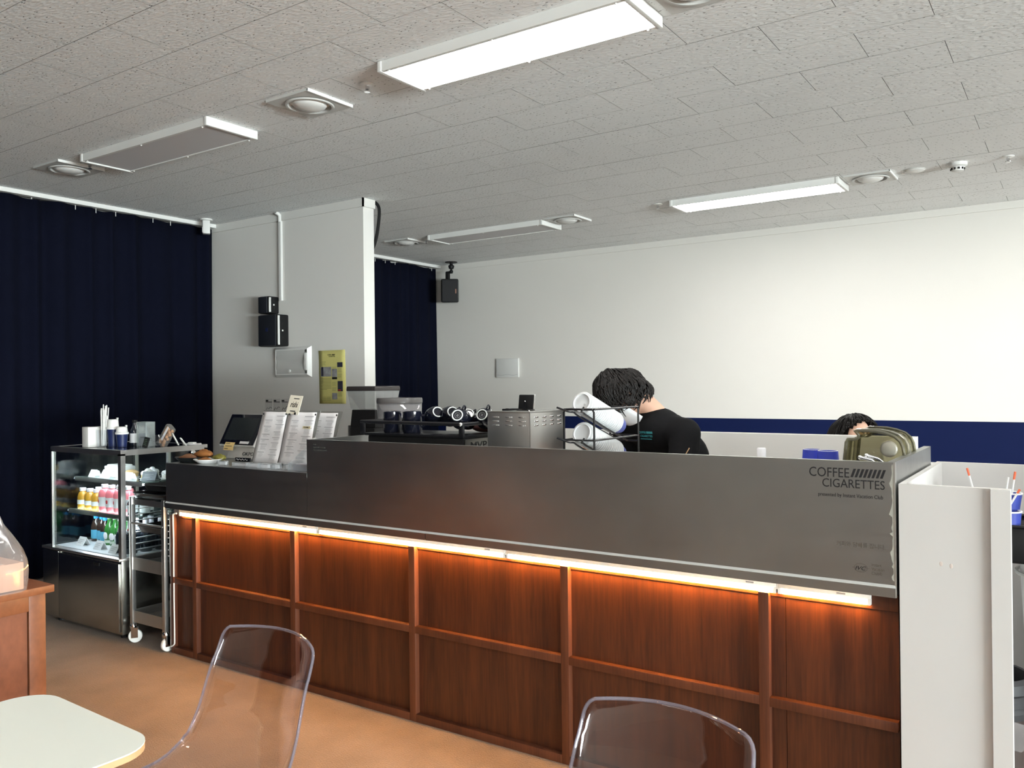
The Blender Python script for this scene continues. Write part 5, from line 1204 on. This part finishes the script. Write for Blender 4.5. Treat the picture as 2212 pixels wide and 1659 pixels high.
t = thing('thin_stick', 'thin wooden stir stick showing above the steel edge', 'stick', (PY(1486, 976, 2.8).x, 2.8, ZW)); q0, q1 = PY(1482, 980, 2.8), PY(1489, 968, 2.8); d = q1 - q0; MB().tube([q0 - d * 9.0, q1], .0018, 6).build('shaft', PLY, t); MB().tube([q0 - d * 9.2, q0 - d * 8.6], .012, 8).build('foot', PLY, t)
# smoked blender cover
hy0, hy1 = 2.86, 3.06
out = [(1824, 994), (1826, 975), (1828, 955), (1831, 949), (1846, 949), (1853, 946), (1855, 940), (1850, 934), (1846, 931), (1851, 929.5), (1868, 930), (1890, 931), (1912, 935.5), (1932, 943), (1944, 953), (1950, 965), (1953, 980), (1954, 996)]
pts = [PY(x, y, hy0) for x, y in out]
pts = [(p.x, p.z) for p in pts]
hd = thing('blender_cover', 'smoked clear blender cover with stepped top on the worktop', 'cover', ((pts[0][0] + pts[-1][0]) / 2, 2.95, ZW))
pts = [(pts[0][0], ZW + .001)] + pts + [(pts[-1][0] + .002, ZW + .001)]
b = MB(); b.grid([[Vector((x, hy0, z)) for x, z in pts], [Vector((x, hy1, z)) for x, z in pts]]).build('shell', SMOKE, hd, smooth=50, solid=.003)
for y in (hy0, hy1):
    b = MB(); v = [b.bm.verts.new((x, y, z)) for x, z in pts]; b.bm.faces.new(v); b.build('cheek', SMOKE, hd)
    MB().tube([(x, y, z) for x, z in pts], .0055, 8).build('rim', SMOKER, hd, smooth=True)
cq = PY(1920, 970, hy0 - .002)
MB().lathe([(0, .003), (.020, .003), (.024, .001), (.026, -.002), (0, -.002)], n=28, M=Matrix.Translation(cq) @ Matrix.Rotation(math.radians(90), 4, 'X')).build('pivot_disc', mat('disc_pewter', (.32, .30, .25), .4, .3), hd, smooth=True)
for k in range(2):
    a, c_ = PY((1858, 1872)[k], (988, 984)[k], 2.76 + .02 * k), PY((1905, 1920)[k], (1000, 998)[k], 2.80 + .02 * k)
    d = c_ - a
    t = thing('spoon', ('clear-handled spoon lying foremost by the smoked cover', 'second spoon tucked behind the foremost one')[k], 'spoon', (c_.x, c_.y, ZW), 0)
    e = c_ + d * .15; e.z -= .02
    MB().tube([a, a + d * .5, e], [.0065, .0055, .003], 10).build('handle', CHROME, t, smooth=True)
    MB().ball(e, (.014, .012, .006), 12, 8).build('bowl', CHROME, t, smooth='all')
    MB().ball(a, .0072, 10, 8).build('end_knob', CHROME, t, smooth='all')
cq = PY(1912, 1000, 2.82); t = thing('utensil_tub', 'low steel tub holding the spoons behind the steel edge', 'tub', (cq.x - .01, 2.81, ZW))
MB().lathe([(0, 0), (.036, 0), (.042, .225), (.040, .225), (.034, .003), (0, .003)], n=28).build('tub', STEEL, t, smooth=30, local=True); MB().tube([(.042 * math.cos(q * math.pi / 14), .042 * math.sin(q * math.pi / 14), .225) for q in range(28)], .0025, 6, closed=True).build('rim', STEEL, t, local=True)

# ================================================================== foreground furniture
# cherry cabinet with a bagged box on it
kz = .75; kc = PZ(118, 1262, kz)
kx1, ky1 = kc.x, kc.y; kx0, ky0 = kx1 - .85, ky1 - .62
cb = thing('wood_cabinet', 'reddish wooden cabinet with framed side under a plastic bag', 'cabinet', ((kx0 + kx1) / 2, (ky0 + ky1) / 2, 0))
bx('top', CABR, cb, kx0, kx1, ky0, ky1, kz - .024, kz, .003)
bx('carcass', CABW, cb, kx0 + .03, kx1 - .036, ky0 + .03, ky1 - .022, .02, kz - .024)
sx = kx1 - .036
bx('side_stile', CABR, cb, sx, sx + .018, ky1 - .072, ky1 - .020, .0, kz - .024, .002); bx('side_stile', CABR, cb, sx, sx + .018, ky0 + .02, ky0 + .075, .0, kz - .024, .002)
bx('side_rail', CABR, cb, sx, sx + .018, ky0 + .075, ky1 - .072, kz - .075, kz - .024, .002); bx('side_rail', CABR, cb, sx, sx + .018, ky0 + .075, ky1 - .072, .02, .09, .002)
bx('side_panel', CABW, cb, sx, sx + .011, ky0 + .075, ky1 - .075, .09, kz - .075)
for x in (kx0 + .03, kx1 - .09): bx('foot', CABR, cb, x, x + .05, ky0 + .03, ky0 + .08, 0, .02)
# bagged brown box
bc = Vector((kx1 - .075, ky1 - .16, kz))
t = thing('paper_box', 'brown paper box inside a clear plastic bag on the cabinet', 'box', tuple(bc))
MB().box(-.14, .065, -.10, .07, .002, .088).build('carton', mat('kraft_pink', (.62, .36, .24), .6, var=.06), t, bevel=.004, local=True, smooth=True)
MB().box(-.14, .065, -.012, .012, .0881, .0895).build('tape', mat('kraft_tape', (.72, .48, .34), .4), t, local=True)
t = thing('plastic_bag', 'clear gusseted plastic bag standing around a brown box', 'plastic bag', tuple(bc))
rows = []; rnd = random.Random(8)
for k in range(12):
    f = k / 11; z = .001 + .34 * f
    hw = .125 * (1 - .15 * f) if f < .3 else .125 * (1 - .15 * f) * (1 - .95 * (f - .3) / .75)
    hdp = .105 * (1 - .1 * f) if f < .3 else .105 * .97 * (1 - .9 * (f - .3) / .75)
    sh = -.03 - .10 * max(0, f - .3)
    rows.append([Vector((sh + (hw + .006 * math.sin(j * 2.1 + k)) * math.copysign(abs(math.cos(a)) ** .5, math.cos(a)), -.012 + (hdp + .006 * math.sin(j * 1.3 - k)) * math.copysign(abs(math.sin(a)) ** .5, math.sin(a)), z)) for j in range(24) for a in (2 * math.pi * j / 24,)])
MB().grid(rows, True).build('film', BAGP, t, smooth='all', local=True)
def bagface(f): # point on the +x face of the film
    hw = .125 * (1 - .15 * f) * (1 - .95 * max(0, f - .3) / .75); return -.03 - .10 * max(0, f - .3) + hw
b = MB()
for k, f in enumerate((.52, .47)):
    b.tube([(bagface(f) + .004, -.055 + .012 * q, .34 * f + .004 * math.sin(q * 2)) for q in range(7)], .0028, 5)
b.build('printed_script', mat('bag_print', (.75, .66, .60), .6), t, local=True, smooth=True)
MB().tube([(bagface(.9), -.03, .30), (bagface(.9) - .02, .02, .31), (bagface(.9) - .05, .0, .315), (bagface(.9) - .03, -.04, .31)], .004, 6, closed=True).build('twist_tie', mat('bag_tie', (.5, .45, .4), .5), t, local=True)

# white cafe table
def P2(px, py): return PZ(px, py, .72)
ta, tb_ = P2(325, 1600), P2(160, 1497)
tx1, ty1 = -1.425, .975
t = thing('cafe_table', 'small white table with rounded corners and pale wood edge', 'table', (-1.672, .652, 0), -.04)
tp = rrect(-.235, .235, -.28, .28, .075, 8)
MB().prism(tp, 'z', .706, .718).build('plywood_edge', PLY, t, local=True)
MB().prism([(x * 1.001, y * 1.001) for x, y in tp], 'z', .718, .7205).build('top', mat('table_white', (.70, .73, .67), .35, spec=.4), t, local=True)
MB().lathe([(0, 0), (.20, 0), (.20, .008), (.04, .018), (.026, .03), (.026, .66), (.05, .69), (.12, .706), (0, .706)], n=28).build('pedestal', WHITEM, t, smooth=30, local=True)

# clear acrylic shell chairs
def chair(loc, rz, label):
    t = thing('acrylic_chair', label, 'chair', loc, rz, 'clear acrylic chairs')
    prof = catmull([(-.415, .440), (-.40, .458), (-.33, .462), (-.24, .452), (-.15, .446), (-.09, .452), (-.045, .480), (-.02, .525), (.0, .584), (.028, .669), (.055, .735), (.072, .779)], 5)
    n = len(prof); NU = 14; rows = []
    for i, p in enumerate(prof):
        y, z = p[0], p[1]; f = i / (n - 1)
        if z > .5: hw = .185 - .020 * (z - .5) / .28
        else: hw = .20 - .015 * max(0, (y + .1) / .1) if y > -.2 else .20
        e = .78 - z if z > .6 else 9
        if e < .03: hw -= (.03 - math.sqrt(max(0, .03 ** 2 - (.03 - e) ** 2))) * .8
        if i < 8: hw -= .03 * (1 - i / 8) ** 2
        row = []
        for j in range(NU + 1):
            u = j / NU * 2 - 1
            back = min(1, max(0, (z - .47) / .12)) if y > -.1 else 0
            yy = y + back * .045 * (1 - u * u) ; zz = z + (1 - back) * .035 * abs(u) ** 3 - (.004 * u * u if z > .7 else 0)
            if i == n - 1: zz -= .0
            row.append(Vector((u * hw, yy, zz)))
        rows.append(row)
    MB().grid(rows).build('shell', CHAIRG, t, smooth='all', local=True, solid=.006)
    edge = [r[0] for r in rows] + rows[-1][1:-1] + [r[-1] for r in rows[::-1]] + rows[0][-2:0:-1]
    MB().tube(edge, .0036, 8, closed=True).build('rim', CHAIRE, t, smooth=True, local=True)
    for sx_ in (-1, 1):
        for ya, yb in ((-.33, -.40), (-.09, .02)):
            lg = MB().tube([(sx_ * .12, ya, .447), (sx_ * .155, ya, .43), (sx_ * .19, yb, .0)], .010, 10).build('leg', CHROME, t, smooth=True, local=True)
            MB().lathe([(0, 0), (.024, 0), (.026, .006), (.022, .012), (0, .012)], (sx_ * .12, ya, .437), 14).build('pad', mat('pad_dark', (.03, .035, .03), .5), lg, local=True, smooth=True)
    for ya in (-.33, -.09): MB().tube([(-.12, ya, .441), (.12, ya, .441)], .008, 8).build('cross_tube', mat('pad_dark', (.03, .035, .03), .5), t, smooth=True, local=True)
    return t
chair((-1.645, 1.283, 0), 0, 'clear acrylic chair standing beside the white table')
chair((-.631, 1.345, 0), -.02, 'clear acrylic chair standing alone before the lettered counter end')

# ================================================================== people
def capsule(b, p, q, r0, r1, n=14):
    p, q = Vector(p), Vector(q); d = q - p; L_ = d.length; d.normalize()
    pts, rs = [], []
    for k in range(5): a = math.pi / 2 * k / 4; pts.append(p - d * r0 * math.cos(a)); rs.append(max(1e-4, r0 * math.sin(a)))
    for k in range(1, 5): a = math.pi / 2 * k / 4; pts.append(q + d * r1 * math.sin(a)); rs.append(max(1e-4, r1 * math.cos(a)))
    # insert far ring
    pts.insert(5, q); rs.insert(5, r1)
    b.tube(pts, rs, n)
def remesh(name, b, m, parent, vox, smooth=4):
    bmesh.ops.recalc_face_normals(b.bm, faces=b.bm.faces)
    me = bpy.data.meshes.new(name); b.bm.to_mesh(me); b.bm.free()
    o = bpy.data.objects.new(name, me); COL.objects.link(o)
    r = o.modifiers.new('r', 'REMESH'); r.mode = 'VOXEL'; r.voxel_size = vox; r.use_smooth_shade = True
    s = o.modifiers.new('s', 'SMOOTH'); s.iterations = smooth; s.factor = .5
    dg = bpy.context.evaluated_depsgraph_get(); dg.update()
    me2 = bpy.data.meshes.new_from_object(o.evaluated_get(dg)); bpy.data.objects.remove(o); bpy.data.meshes.remove(me)
    if parent is not None: me2.transform(WM[parent.name].inverted())
    me2.materials.clear(); me2.materials.append(m); me2.polygons.foreach_set('use_smooth', [True] * len(me2.polygons))
    me2.name = name
    return link(name, me2, parent)
def frame(fwd, up):
    f = Vector(fwd).normalized(); r = f.cross(Vector(up)).normalized(); u = r.cross(f)
    Mx = Matrix.Identity(4)
    for i, a in enumerate((r, f, u)):
        for j in range(3): Mx[j][i] = a[j]
    return Mx
def head_mesh(b, c, Fr):
    R = Matrix.Translation(c) @ Fr
    N = 28; K = 20; rows = []
    for i in range(1, K):
        th = math.pi * i / K
        row = []
        for j in range(N):
            ph = 2 * math.pi * j / N
            x, y, z = math.sin(th) * math.cos(ph), math.sin(th) * math.sin(ph), -math.cos(th)
            w = .076; d = .096; h = .115
            low = max(0, -z)
            w2 = w * (1 - .30 * low ** 1.5); dd = d * (1 - (.08 * low if y > 0 else .42 * low))
            p = Vector((x * w2, y * dd, z * h))
            if y > .3:
                ax = abs(x)
                p.y += .022 * math.exp(-(x / .16) ** 2 - ((z + .18) / .16) ** 2)          # nose
                p.y -= .010 * math.exp(-((ax - .40) / .16) ** 2 - ((z - .05) / .13) ** 2)    # eye sockets
                p.y += .006 * math.exp(-(x / .3) ** 2 - ((z + .52) / .10) ** 2)            # lips
                p.y += .010 * math.exp(-(x / .3) ** 2 - ((z + .88) / .16) ** 2)            # chin
                p.y += .004 * math.exp(-((z - .22) / .08) ** 2)                            # brow
            row.append(R @ p)
        rows.append(row)
    b.grid(rows, True)
    b.bm.verts.ensure_lookup_table(); vs = b.bm.verts[:]
    n0 = len(vs) - N * (K - 1)
    b.bm.faces.new(vs[n0:n0 + N]); b.bm.faces.new(vs[-N:])
    for s in (-1, 1): b.ball(R @ Vector((s * .076, -.008, -.012)), (.010, .018, .030), 10, 8, Fr)
def hand(b, wrist, d, n, side, curl=.5):
    d = Vector(d).normalized(); n = Vector(n); n = (n - d * n.dot(d)).normalized(); s = d.cross(n) * side
    palm = Vector(wrist) + d * .05
    Fr = Matrix.Identity(4)
    for i, a in enumerate((s, d, n)):
        for j in range(3): Fr[j][i] = a[j]
    b.ball(palm, (.042, .052, .017), 14, 10, Fr)
    for k, L_ in enumerate((.068, .078, .072, .056)):
        base = Vector(wrist) + d * .088 + s * (-.03 + .02 * k); dirn = d.copy(); p = base
        for seg, fr in enumerate((.45, .32, .25)):
            dirn = (Matrix.Rotation(-curl * (.6 + .3 * seg), 3, s) @ dirn); q = p + dirn * L_ * fr
            capsule(b, p, q, .0085 - .0008 * seg, .0078 - .0008 * seg, 8); p = q
    p = Vector(wrist) + d * .03 - s * .032; dirn = (d * .7 - s * .7).normalized()
    for seg, L_ in enumerate((.035, .028)):
        q = p + dirn * L_; capsule(b, p, q, .0105 - .001 * seg, .009, 8); p = q; dirn = (dirn + d * .4 - n * .3).normalized()
def hairdo(parent, c, Fr, seed, clumps, length, cover, spread=.02, name='hair', stop=False, puff=.0):
    """cover(x,y,z): True where the scalp point grows hair (head frame: x right, y face, z crown)"""
    rnd = random.Random(seed); R = Matrix.Translation(c) @ Fr; b = MB()
    def vol(x, y, z): return 1 + puff * (.6 * math.sin(3.1 * x + seed) * math.sin(2.7 * y + 1) + .4 * math.sin(6 * z + 4 * x) * math.cos(5 * y - seed) + .5 * max(0, y) * max(0, z))
    Rinv = Fr.to_3x3().inverted(); down = (Rinv @ Vector((0, 0, -1)))
    # base cap
    N, K = 30, 18; pts = {}
    for i in range(K + 1):
        for j in range(N):
            th = math.pi * i / K; ph = 2 * math.pi * j / N
            pts[i, j] = (math.sin(th) * math.cos(ph), math.sin(th) * math.sin(ph), math.cos(th))
    vs = {}
    def V(i, j):
        j %= N
        if (i, j) not in vs:
            x, y, z = pts[i, j]; g = vol(x, y, z)
            vs[i, j] = b.bm.verts.new(R @ Vector((x * .090 * g, y * .108 * g - .004, z * .128 * g)))
        return vs[i, j]
    for i in range(K):
        for j in range(N):
            q = [pts[i, j], pts[i + 1, j]]
            if all(cover(*p) for p in q):
                try: b.bm.faces.new((V(i, j), V(i + 1, j), V(i + 1, j + 1), V(i, j + 1)))
                except ValueError: pass
    # clumps of strands lying along the cap and hanging past it
    k = 0
    while k < clumps:
        x, y, z = rnd.gauss(0, 1), rnd.gauss(0, 1), rnd.gauss(.4, 1); l = math.sqrt(x * x + y * y + z * z)
        x, y, z = x / l, y / l, z / l
        if not cover(x, y, z): continue
        k += 1
        crown = Vector((0, -.35, .93)); p = Vector((x, y, z))
        dirn = (p - crown * p.dot(crown)); 
        dirn = dirn.normalized() if dirn.length > .1 else Vector((rnd.uniform(-1, 1), rnd.uniform(-1, 1), 0)).normalized()
        L_ = length * rnd.uniform(.6, 1.1) * (1.25 if y > .3 and puff else 1); seg = 8
        cur = Vector((p.x * .092, p.y * .110, p.z * .130)) * rnd.uniform(.99, 1.07) * vol(x, y, z); path = []; rs = []; w = rnd.uniform(.0022, .0046)
        sway = Vector((rnd.uniform(-1, 1), rnd.uniform(-1, 1), rnd.uniform(-1, 1))) * spread
        for s in range(seg):
            path.append(R @ cur); rs.append(w * (1 - (s / seg) ** 2.5) * (.6 if s == 0 else 1) + .0003)
            dirn = (dirn + down * .30 + sway * s / seg).normalized()
            cur = cur + dirn * L_ / seg
            e = Vector((cur.x / .092, cur.y / .110, cur.z / .130)).length
            q_ = Vector((cur.x / .092, cur.y / .110, cur.z / .130)).normalized(); vv = vol(*q_)
            if e < 1.01 * vv: cur = cur * (1.01 * vv + rnd.uniform(0, .03)) / e
            elif e > 1.10 * vv and not stop: cur = cur * (1.10 * vv / e) ** .5
            if stop and not cover(*(Vector((cur.x / .092, cur.y / .110, cur.z / .130)).normalized())) : break
        if len(path) < 3: continue
        b.tube(path, rs, 6)
    return b.build(name, HAIR, parent, smooth='all')

# --- barista bent over the worktop
D = Vector((-.38, -.925, 0)).normalized(); SD = Vector((.925, -.38, 0)).normalized()   # facing the counter; shoulder towards the lettered end
DH = Vector((-.80, -.60, 0))                                             # the head turns towards the rack
HC = PY(1350, 852, 3.44); NK = PY(1416, 893, 3.52); CH = PY(1428, 948, 3.60)
PEL = Vector((CH.x + .10, 3.72, .93))
barista = thing('person', 'barista in a black t-shirt and white mask bending over the worktop', 'person', (PEL.x + .05, PEL.y + .08, 0))
Fd = (DH * .60 + Vector((0, 0, -.80))); Fr = frame(Fd, DH * .80 + Vector((0, 0, .60)))
shN = NK + SD * .165 + Vector((0, 0, -.085)) - D * .02; shF = NK - SD * .165 + Vector((0, 0, -.095)) + D * .01
elN = shN + D * .06 + SD * .035 + Vector((0, 0, -.23)); wrN = elN + D * .20 - SD * .12 + Vector((0, 0, .0)); wrN.z = max(wrN.z, .935)
elF = shF + D * .13 + Vector((0, -.02, -.22)); wrF = PY(1300, 968, 3.16); wrF.z = 1.085
body = MB()
head_mesh(body, HC, Fr)
capsule(body, HC - Fr.to_3x3() @ Vector((0, .03, .03)), NK + Vector((0, 0, -.01)), .050, .056)
ch2 = CH + Vector((0, 0, .0))
for p, r in ((NK + Vector((0, 0, -.085)), (.13, .085, .06)), (CH, (.165, .115, .12)), (CH.lerp(PEL, .5), (.150, .105, .13)), (PEL, (.165, .115, .11))):
    body.ball(p, r, 18, 12, frame(D, (0, 0, 1)))
for s, e, w in ((shN, elN, wrN), (shF, elF, wrF)):
    capsule(body, s, e, .050, .040); capsule(body, e, w, .040, .028)
hand(body, wrN, (wrN - elN), (0, 0, 1), 1, .45); hand(body, wrF, (wrF - elF), (0, 0, 1), -1, .5)
for s in (1, -1):
    hip = PEL + SD * .085 * s + Vector((0, 0, -.05)); kn = hip + D * .03 + SD * .02 * s + Vector((0, 0, -.40)); an = Vector((kn.x, kn.y, .09)) - D * .04
    capsule(body, hip, kn, .080, .056); capsule(body, kn, an, .054, .036); capsule(body, an - Vector((0, 0, .045)), an + D * .14 - Vector((0, 0, .06)), .040, .028)
remesh('body', body, SKIN, barista, .0075, 3)
sh = MB()
for p, r in ((NK + Vector((0, 0, -.062)) - D * .02, (.150, .112, .066)), (CH, (.185, .135, .13)), (CH.lerp(PEL, .5), (.172, .130, .15)), (PEL + Vector((0, 0, .02)), (.178, .130, .09))):
    sh.ball(p, r, 18, 12, frame(D, (0, 0, 1)))
for s, e, f in ((shN, elN, .8), (shF, elF, .7)):
    sh.ball(NK.lerp(CH, .6) + D * .035, (.168, .120, .105), 18, 12, frame(D, (0, 0, 1)))
    capsule(sh, s - Vector((0, 0, .0)), s.lerp(e, f), .070, .066)
    capsule(sh, NK + Vector((0, 0, -.066)) - D * .01, s, .072, .070)
shirt = remesh('t_shirt', sh, SHIRT, barista, .009, 5)
pa = MB(); pa.ball(PEL - Vector((0, 0, .03)), (.176, .128, .13), 16, 10, frame(D, (0, 0, 1)))
for s in (1, -1):
    hip = PEL + SD * .085 * s + Vector((0, 0, -.05)); kn = hip + D * .03 + SD * .02 * s + Vector((0, 0, -.40)); an = Vector((kn.x, kn.y, .09)) - D * .04
    capsule(pa, hip, kn, .094, .072); capsule(pa, kn, an, .070, .058)
remesh('trousers', pa, JEANS, barista, .011, 4)
for s in (1, -1):
    hip = PEL + SD * .085 * s + Vector((0, 0, -.05)); kn = hip + D * .03 + SD * .02 * s + Vector((0, 0, -.40)); an = Vector((kn.x, kn.y, .09)) - D * .04
    bsh = MB(); capsule(bsh, an - Vector((0, 0, .04)) - D * .03, an + D * .16 - Vector((0, 0, .052)), .046, .036); bsh.box(an.x - .01, an.x + .01, an.y - .01, an.y + .01, .002, .06)
    remesh('shoe', bsh, BLACK, barista, .007, 3)
hairdo(barista, HC, Fr, 21, 1700, .085, lambda x, y, z: (z > -.05 and y < .80 + .9 * z) or (y < .15 and z > -.55) , .9, puff=.15)
# mask: shell over nose, mouth and chin, with two ear loops
R = Matrix.Translation(HC) @ Fr; rows = []
for i in range(9):
    z = -.112 + .098 * i / 8; row = []
    for j in range(13):
        u = j / 12 * 2 - 1; a = u * 1.15
        r = 1 + .0
        yy = .108 * math.cos(a) * (1 - .10 * abs(z + .04) / .07) + .014 * math.exp(-(u / .3) ** 2) * (1 - abs(z + .045) / .09)
        row.append(R @ Vector((.082 * math.sin(a) * (1 - .9 * max(0, -z - .07)), yy, z - .012 * (1 - u * u) * (1 if i == 0 else 0))))
    rows.append(row)
MB().grid(rows).build('face_mask', MASK, barista, smooth='all', solid=.002)
for s in (-1, 1): MB().tube([R @ Vector(p) for p in catmull([(s * .074, .046, -.020), (s * .081, .02, -.008), (s * .087, -.016, .012), (s * .088, -.026, -.02), (s * .081, .0, -.055), (s * .072, .05, -.095)], 5)], .0016, 6).build('ear_loop', MASK, barista, smooth=True)
# chest print
dg = bpy.context.evaluated_depsgraph_get(); dg.update()
def on_shirt(px, py):
    o = shirt; mi = WM[barista.name].inverted(); ok, loc, nrm, _ = o.ray_cast(mi @ CAMP, (ray(px, py)).normalized())
    return (WM[barista.name] @ loc, nrm) if ok else (None, None)
pc, nr = on_shirt(1398, 938)
if pc is not None:
    nr = nr.normalized(); xax = Vector((0, 0, 1)).cross(nr).normalized(); yax = nr.cross(xax); TM = Matrix.Identity(4)
    for i, a in enumerate((xax, yax, nr)):
        for j in range(3): TM[j][i] = a[j]
    o3 = pc + nr * .004
    text('chest_print', 'COFFEE', TEAL, barista, o3 + xax * -.040 + yax * .004, .014, .036, M=TM); text('chest_print', 'CIGARETTES', TEAL, barista, o3 + xax * -.034 - yax * .012, .013, .062, M=TM)
    b = MB(); 
    for k in range(8): b.box(-.001 + k * .004, .0018 + k * .004, .004, .014, 0, .0008, Matrix.Translation(o3) @ TM)
    b.box(-.034, .024, -.022, -.0195, 0, .0008, Matrix.Translation(o3) @ TM); b.build('chest_print', TEAL, barista)

# --- woman sitting behind the half partition
WC = PY(1845, 945, 4.95); Dw = Vector((.80, -.60, 0)); SW = Vector((.60, .80, 0))
woman = thing('person', 'dark-haired person sitting low behind the white half partition', 'person', (WC.x, WC.y + .1, 0))
Frw = frame(Dw + Vector((0, 0, -.22)), (0, 0, 1))
body = MB(); head_mesh(body, WC, Frw)
NKw = WC - Dw * .035 + Vector((0, 0, -.17)); CHw = NKw - Dw * .03 + Vector((0, 0, -.20)); PEw = CHw - Dw * .05 + Vector((0, 0, -.28)); PEw.z = .53
capsule(body, WC - Dw * .03 - Vector((0, 0, .05)), NKw, .046, .050)
for p, r in ((NKw + Vector((0, 0, -.07)), (.135, .085, .06)), (CHw, (.145, .10, .12)), (CHw.lerp(PEw, .5), (.13, .095, .12)), (PEw, (.16, .12, .09))): body.ball(p, r, 16, 12, frame(Dw, (0, 0, 1)))
for s in (1, -1):
    shd = NKw + SW * .155 * s + Vector((0, 0, -.08)); el = shd + Dw * .06 + SW * .03 * s + Vector((0, 0, -.25)); wr_ = el + Dw * .22 - SW * .04 * s + Vector((0, 0, .02))
    capsule(body, shd, el, .045, .036); capsule(body, el, wr_, .036, .025); hand(body, wr_, wr_ - el, (0, 0, 1), s, .4)
    hip = PEw + SW * .085 * s; kn = hip + Dw * .42; an = Vector((kn.x, kn.y, .09))
    capsule(body, hip, kn, .075, .052); capsule(body, kn, an, .050, .035); capsule(body, an - Vector((0, 0, .045)), an + Dw * .13 - Vector((0, 0, .06)), .036, .026)
remesh('body', body, SKIN, woman, .009, 3)
sh = MB()
for p, r in ((NKw + Vector((0, 0, -.085)), (.15, .10, .06)), (CHw, (.165, .12, .13)), (CHw.lerp(PEw, .5), (.15, .115, .14)), (PEw + Vector((0, 0, .02)), (.175, .135, .09))): sh.ball(p, r, 16, 12, frame(Dw, (0, 0, 1)))
for s in (1, -1):
    shd = NKw + SW * .155 * s + Vector((0, 0, -.08)); el = shd + Dw * .06 + SW * .03 * s + Vector((0, 0, -.25)); wr_ = el + Dw * .22 - SW * .04 * s + Vector((0, 0, .02))
    capsule(sh, shd, el, .060, .050); capsule(sh, el, el.lerp(wr_, .85), .050, .040)
remesh('sweater', sh, mat('sweater_grey', (.20, .20, .22), .9), woman, .011, 4)
pa = MB()
for s in (1, -1):
    hip = PEw + SW * .085 * s; kn = hip + Dw * .42; an = Vector((kn.x, kn.y, .12)); capsule(pa, hip, kn, .086, .066); capsule(pa, kn, an, .064, .055)
remesh('trousers', pa, JEANS, woman, .012, 3)
hairdo(woman, WC, Frw, 33, 900, .15, lambda x, y, z: (y < .10 + .62 * z and z > -.3) or (y < .02 and z > -.95), .03, stop=True)
st_ = thing('stool', 'round wooden stool under the sitting person behind the partition', 'stool', (PEw.x + Dw.x * .08, PEw.y + Dw.y * .08, 0))
MB().lathe([(0, .425), (.16, .425), (.17, .43), (.17, .455), (.16, .46), (0, .46)], n=28).build('seat', CABW, st_, smooth=30, local=True)
for k in range(4):
    a = math.pi / 4 + k * math.pi / 2; MB().tube([(.11 * math.cos(a), .11 * math.sin(a), .43), (.16 * math.cos(a), .16 * math.sin(a), 0)], .014, 8).build('leg', CABR, st_, smooth=True, local=True)
